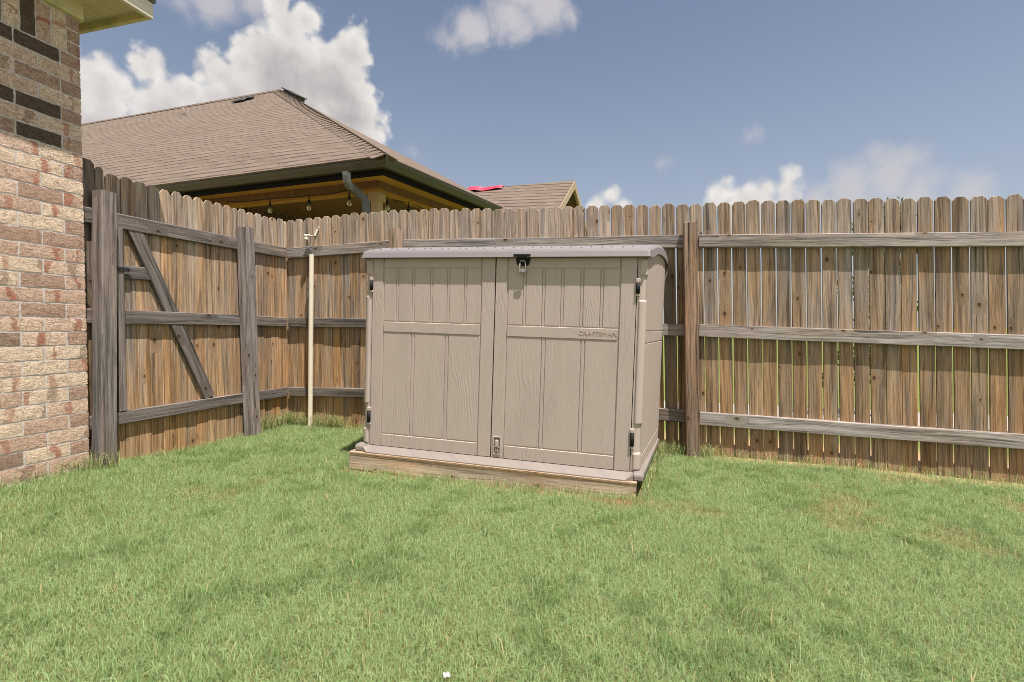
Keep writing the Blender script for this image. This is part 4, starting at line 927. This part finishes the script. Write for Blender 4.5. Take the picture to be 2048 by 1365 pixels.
# porch walls of dark brick set on end
def brick_wall(name, p, q_, z0, z1):
    bm = bmesh.new(); d_ = q_ - p; L_ = d_.length; d_ = d_.normalized(); nrm = Vector((-d_.y, d_.x, 0)); nrm = nrm if nrm.dot(Vector((0, 0, 0)) - p) > 0 else -nrm
    def quadbox(a, b_, za, zb, dep, mat_):
        v_ = [p + d_ * a, p + d_ * b_]; lo = [bm.verts.new(x_ + nrm * o_ + Vector((0, 0, z_)) - NL) for z_ in (za, zb) for x_, o_ in ((v_[0], dep), (v_[1], dep), (v_[1], -.1), (v_[0], -.1))]
        fs = []
        for q4 in ((0, 1, 2, 3), (4, 7, 6, 5), (0, 4, 5, 1), (1, 5, 6, 2), (2, 6, 7, 3), (3, 7, 4, 0)): f_ = bm.faces.new([lo[i_] for i_ in q4]); f_.material_index = mat_; fs.append(f_)
        bmesh.ops.recalc_face_normals(bm, faces=fs)
    quadbox(0, L_, z0, z1, -.006, 1); n_ = int(L_ / .078)
    for i_ in range(n_): quadbox(i_ * .078, i_ * .078 + .066, z1 - .215, z1 - .012, random.uniform(-.001, .002), 0)
    zz = z1 - .23
    while zz > z0 and zz > z1 - 1.0:
        for i_ in range(int(L_ / .21)): quadbox(i_ * .21 + (.1 if int(zz * 100) % 2 else 0), i_ * .21 + .198 + (.1 if int(zz * 100) % 2 else 0), zz - .066, zz, 0, 0)
        zz -= .079
    return obj(name, bm, [M_mortar_dark, M_joint], nh)
w0 = cam_pt(-4.95, 6.9, 0); w1 = cam_pt(-2.35, 10.3, 0); w0.z = w1.z = 0
brick_wall('wall', w0, w1, soil(0, 8).item() - .05, 1.92 + Z0)
w2 = nb(.2, 5.3, 0); w2.z = 0
brick_wall('wall', w1, w2, soil(0, 8).item() - .05, 1.92 + Z0)
# downspout
bm = bmesh.new(); dsz = (.078, .058)
q0 = atZ(693, 348, 5.62)
pth = [atZ(693, 345, 5.74), atZ(693, 352, 5.74), atZ(694, 364, 5.75), atZ(698, 372, 5.80), atZ(716, 387, 6.02), atZ(727, 396, 6.08), atZ(731.5, 405, 6.10), atZ(732, 420, 6.10)]
pend = pth[-1].copy(); pend.z = soil(0, 7).item(); pth.append(pend)
add_tube(bm, [p - NL for p in pth], .04, rect=dsz); obj('downspout', bm, M_spout, nh)
# roof vents and vent pipe
def on_plane(px, py, p, n): d_ = ray(px, py); d_ = Vector(d_); o_ = Vector((0, 0, CAMZ)); return o_ + d_ * ((p - o_).dot(n) / d_.dot(n))
def vent(c, u_, up_, n, L_=.42, D_=.2):
    bm = bmesh.new(); t = bmesh.new(); M_ = Matrix((u_, up_, n)).transposed().to_4x4(); M_.translation = c - NL
    add_box(bm, (-L_ / 2, -D_ * .8, -.03), (L_ / 2, D_ * .8, .03), .004, M=M_); add_box(bm, (-L_ / 2 - .03, -D_ * 1.1, .05), (L_ / 2 + .03, D_, .075), .006, M=M_)
    for s_ in (-1, 1): add_box(bm, (s_ * (L_ / 2 - .03) - .015, -D_ * .8, .03), (s_ * (L_ / 2 - .03) + .015, D_ * .8, .05), M=M_)
    return obj('roof_vent', bm, plain('vent metal', (0.05, 0.045, 0.04), 0.5), nh)
vent(on_plane(483, 205.5, Cw, nA), a3, upA, nAu, .30, .10); vent(on_plane(502, 200.5, Cw, nA), a3, upA, nAu, .14, .07)
vb = lambda f_: P_pk + (Fw - P_pk) * f_
eF = (Fw - P_pk).normalized()
def edge_vent(f_, L_):
    c = vb(f_) + Vector((0, 0, .035)); u_ = eF; n_ = Vector((0, 0, 1)); n_ = (n_ - u_ * n_.dot(u_)).normalized(); up_ = n_.cross(u_); vent(c, u_, up_, n_, L_, .14)
edge_vent(.072, .30); edge_vent(.108, .36)
bm = bmesh.new(); vp = on_plane(368, 240, Cw, nA); add_tube(bm, [vp - NL - Vector((0, 0, .05)), vp - NL + Vector((0, 0, .27))], .032, 14); add_lathe(bm, [(.07, 0.0), (.045, .05), (.036, .08)], Matrix.Translation(vp - NL)); obj('vent_pipe', bm, plain('grey vent pipe', (0.15, 0.125, 0.11), 0.7), nh)
# gabled wing farther back
R2 = cam_pt((1148 - 1024) / F * 10, 10, (655 - 363) / F * 10); cD = cam_pt(.40, .917, 0) - cam_pt(0, 0, 0); rD = cam_pt(-.958, .287, 0) - cam_pt(0, 0, 0)
L0 = R2 + rD * 5.2; dn = Vector((0, 0, -1.15)); f0, b0 = R2 - cD * 1.5 + dn, R2 + cD * 1.5 + dn; f1, b1 = f0 + rD * 5.2, b0 + rD * 5.2
upW = (R2 - f0).normalized()
def uvW(p): d_ = p + NL - f0; return (d_.dot(rD) + 30, d_.dot(upW) + 9)
bm = bmesh.new(); slab(bm, [p - NL for p in (f0, f1, L0, R2)], .04, 0, uvW); slab(bm, [p - NL for p in (b0, b1, L0, R2)], .04, 0, uvW); obj('gable_roof', bm, M_shingle, nh)
for (e_) in (f0, b0):
    bm = bmesh.new(); v_ = [R2 - rD * .012 - Vector((0, 0, .012)), e_ - rD * .012 - Vector((0, 0, .012)), e_ - rD * .012 - Vector((0, 0, .17)), R2 - rD * .012 - Vector((0, 0, .17))]
    A_ = [bm.verts.new(p - NL) for p in v_]; B_ = [bm.verts.new(p + rD * .05 - NL) for p in v_]; bm.faces.new(A_); bm.faces.new(B_[::-1])
    for j in range(4): bm.faces.new((A_[j], B_[j], B_[(j + 1) % 4], A_[(j + 1) % 4]))
    bmesh.ops.recalc_face_normals(bm, faces=bm.faces); obj('rake_board', bm, M_trim, nh)
bm = bmesh.new(); off_ = rD * .32; g_ = [R2 + off_ - Vector((0, 0, .06)), f0 + off_, b0 + off_]; lowv = [f0 + off_ - Vector((0, 0, 1.9)), b0 + off_ - Vector((0, 0, 1.9))]
pol = [g_[0], g_[1], lowv[0], lowv[1], g_[2]]; A_ = [bm.verts.new(p - NL) for p in pol]; B_ = [bm.verts.new(p + rD * .1 - NL) for p in pol]; bm.faces.new(A_); bm.faces.new(B_[::-1])
for j in range(5): bm.faces.new((A_[j], B_[j], B_[(j + 1) % 5], A_[(j + 1) % 5]))
bmesh.ops.recalc_face_normals(bm, faces=bm.faces); obj('gable_wall', bm, M_ochre, nh)
# pink tarp over the wing's ridge
tz = 9.55
A_ = [on_plane(938, 374, R2, (R2 - f0).cross(rD).normalized()), ]
nW = (R2 - f0).cross(rD).normalized(); nW = nW if nW.z > 0 else -nW
top_l = R2 + rD * ((R2 - L0).length * 0); 
def ridge_at(px):
    best = min(np.linspace(0, 5.2, 400), key=lambda s_: abs(proj_x(R2 + rD * s_) - px)); return R2 + rD * best
def proj_x(p): v_ = np.array([p.x, p.y, p.z - CAMZ]); return CX + F * (v_ @ AR) / (v_ @ AF)
bm = bmesh.new(); nx_, ny_ = 26, 10; g_ = []
pl, pr_ = ridge_at(936), ridge_at(1008)
for i_ in range(nx_ + 1):
    row = []; f_ = i_ / nx_; pz = pl.lerp(pr_, f_)
    for j in range(ny_ + 1):
        w_ = j / ny_; dn_ = (w_ - .35) * (.34 - .12 * f_)
        p = pz - upW * dn_ if dn_ > 0 else pz + (cD * -dn_ + Vector((0, 0, dn_ * .7)))
        p = p + nW * (.03 + .010 * math.sin(i_ * .9 + j * .7) * math.sin(j * .9 + .4) + .012 * math.sin(i_ * .37)) + Vector((0, 0, .03 * math.sin(f_ * 6) * (1 - f_)))
        row.append(bm.verts.new(p))
    g_.append(row)
for a, c_ in zip(g_, g_[1:]):
    for j in range(ny_): bm.faces.new((a[j], c_[j], c_[j + 1], a[j + 1]))
bmesh.ops.recalc_face_normals(bm, faces=bm.faces); bmesh.ops.solidify(bm, geom=list(bm.faces), thickness=.006)
tp = obj('tarp', bm, M_pink); tag(tp, 'bright pink tarp draped over the ridge of the neighbouring roof', 'tarp')
# string lights
sl_o = thing('string_lights', 'black string of round bulbs hanging under the neighbouring porch eave', 'string lights', atZ(618, 391, 6.45))
SL = sl_o.location; DZ = 6.45
bulbs = [(540, 397, 6.75), (618, 391, 6.6), (698.5, 381, 6.45), (774.5, 391, 6.6), (817, 404, 6.9)]
path = [(455, 403, 6.95), (490, 404, 6.85), (515, 401, 6.8), (540, 397.5, 6.75), (562, 397, 6.7), (590, 395, 6.65), (618, 391, 6.6), (645, 390, 6.55), (672, 386, 6.5), (698.5, 381, 6.45), (728, 381, 6.45), (750, 381, 6.5), (762, 384, 6.55), (774.5, 391, 6.6), (790, 401, 6.75), (805, 405, 6.85), (817, 404, 6.9), (835, 413, 7.1), (860, 424, 7.4)]
bm = bmesh.new(); add_tube(bm, [atZ(*p) - SL for p in path], .0065, 8); add_tube(bm, [atZ(*p) - SL for p in ((590, 419, 8), (640, 416, 8), (690, 414, 8), (735, 409, 8))], .0055, 6); obj('cord', bm, M_cord, sl_o)
for (bx_, by_, bz_) in bulbs:
    c0 = atZ(bx_, by_, bz_)
    bm = bmesh.new(); add_tube(bm, [c0 - SL, c0 - SL - Vector((0, 0, .07))], .007, 8); add_lathe(bm, [(.013, 0), (.017, -.02), (.020, -.055), (.016, -.062)], Matrix.Translation(c0 - SL - Vector((0, 0, .065))))
    so = obj('socket', bm, M_cord, sl_o, smooth=True)
    bm = bmesh.new(); add_lathe(bm, [(.014, 0), (.020, -.012), (.030, -.032), (.032, -.048), (.026, -.066), (.013, -.077), (.003, -.08)], Matrix.Translation(c0 - SL - Vector((0, 0, .127))), 16); obj('bulb', bm, M_bulb, so)

# ------------------------------------------------------------------ beyond the fence: seen only through the gaps
al = bmesh.new(); add_box(al, (-1.0, 5.6, 0.0), (14, 6.6, .02)); 
for v in al.verts: v.co.z += soil(v.co.x, v.co.y).item() + .004
pa_ = obj('path', al, plain('weathered concrete', (0.30, 0.28, 0.255), 0.9, var=0.15, scale=3)); pa_['kind'] = 'structure'
def leaf_tree(name, label, cat, c, rad, hgt_, n, size, cols, trunk_r=.04, seed=1, group=None):
    r_ = np.random.default_rng(seed); th_ = thing(name, label, cat, c, group=group)
    bm = bmesh.new(); add_tube(bm, [(0, 0, -.05), (.02, .01, hgt_ * .3), (-.02, .02, hgt_ * .62), (.02, 0, hgt_ * .9)], [trunk_r, trunk_r * .8, trunk_r * .55, trunk_r * .2], 8)
    for i_ in range(7): a = r_.uniform(0, 6.28); z_ = hgt_ * r_.uniform(.25, .7); add_tube(bm, [(0, 0, z_), (math.cos(a) * rad * .4, math.sin(a) * rad * .4, z_ + hgt_ * .12), (math.cos(a) * rad * .8, math.sin(a) * rad * .8, z_ + hgt_ * .25)], [trunk_r * .4, trunk_r * .25, trunk_r * .08], 6)
    obj('trunk', bm, M_beam, th_)
    K = 26; cc = np.stack([r_.normal(0, rad * .45, K), r_.normal(0, rad * .45, K), r_.uniform(.15, .93, K) * hgt_], 1); cr_ = r_.uniform(.18, .42, K) * rad
    w_ = r_.integers(0, K, n); dv = r_.normal(size=(n, 3)); dv /= np.linalg.norm(dv, axis=1)[:, None]; P = cc[w_] + dv * (cr_[w_] * r_.uniform(.55, 1.1, n))[:, None]
    P[:, 2] = np.clip(P[:, 2], .05, hgt_)
    u_ = r_.normal(size=(n, 3)); u_ /= np.linalg.norm(u_, axis=1)[:, None]; v_ = np.cross(u_, r_.normal(size=(n, 3))); v_ /= np.linalg.norm(v_, axis=1)[:, None]; s_ = size * r_.uniform(.6, 1.3, n)[:, None]
    V = np.stack([P - u_ * s_, P + v_ * s_ * .45, P + u_ * s_, P - v_ * s_ * .45], 1).reshape(-1, 3)
    me = bpy.data.meshes.new('crown'); me.from_pydata(V.tolist(), [], np.arange(n * 4).reshape(-1, 4).tolist())
    ca = me.attributes.new('tone', 'FLOAT_COLOR', 'POINT'); t_ = r_.random((n, 1)); c4 = np.ones((n, 4)); c4[:, :3] = (1 - t_) * np.array(cols[0]) + t_ * np.array(cols[1]); ca.data.foreach_set('color', np.repeat(c4, 4, 0).reshape(-1)); me.materials.append(M_grass)
    o = bpy.data.objects.new('crown', me); C.objects.link(o); o.parent = th_
    return th_
c = atZ(1752, 655, 5.3); zg = soil(c.x, c.y).item()
leaf_tree('young_tree', 'leafy green tree top just showing over the right hand pickets', 'tree', (c.x, c.y, zg), .42, (655 - 411) / F * 5.3 + Z0 - zg, 5200, .026, ((0.05, 0.10, 0.02), (0.10, 0.17, 0.035)), .035, 3)
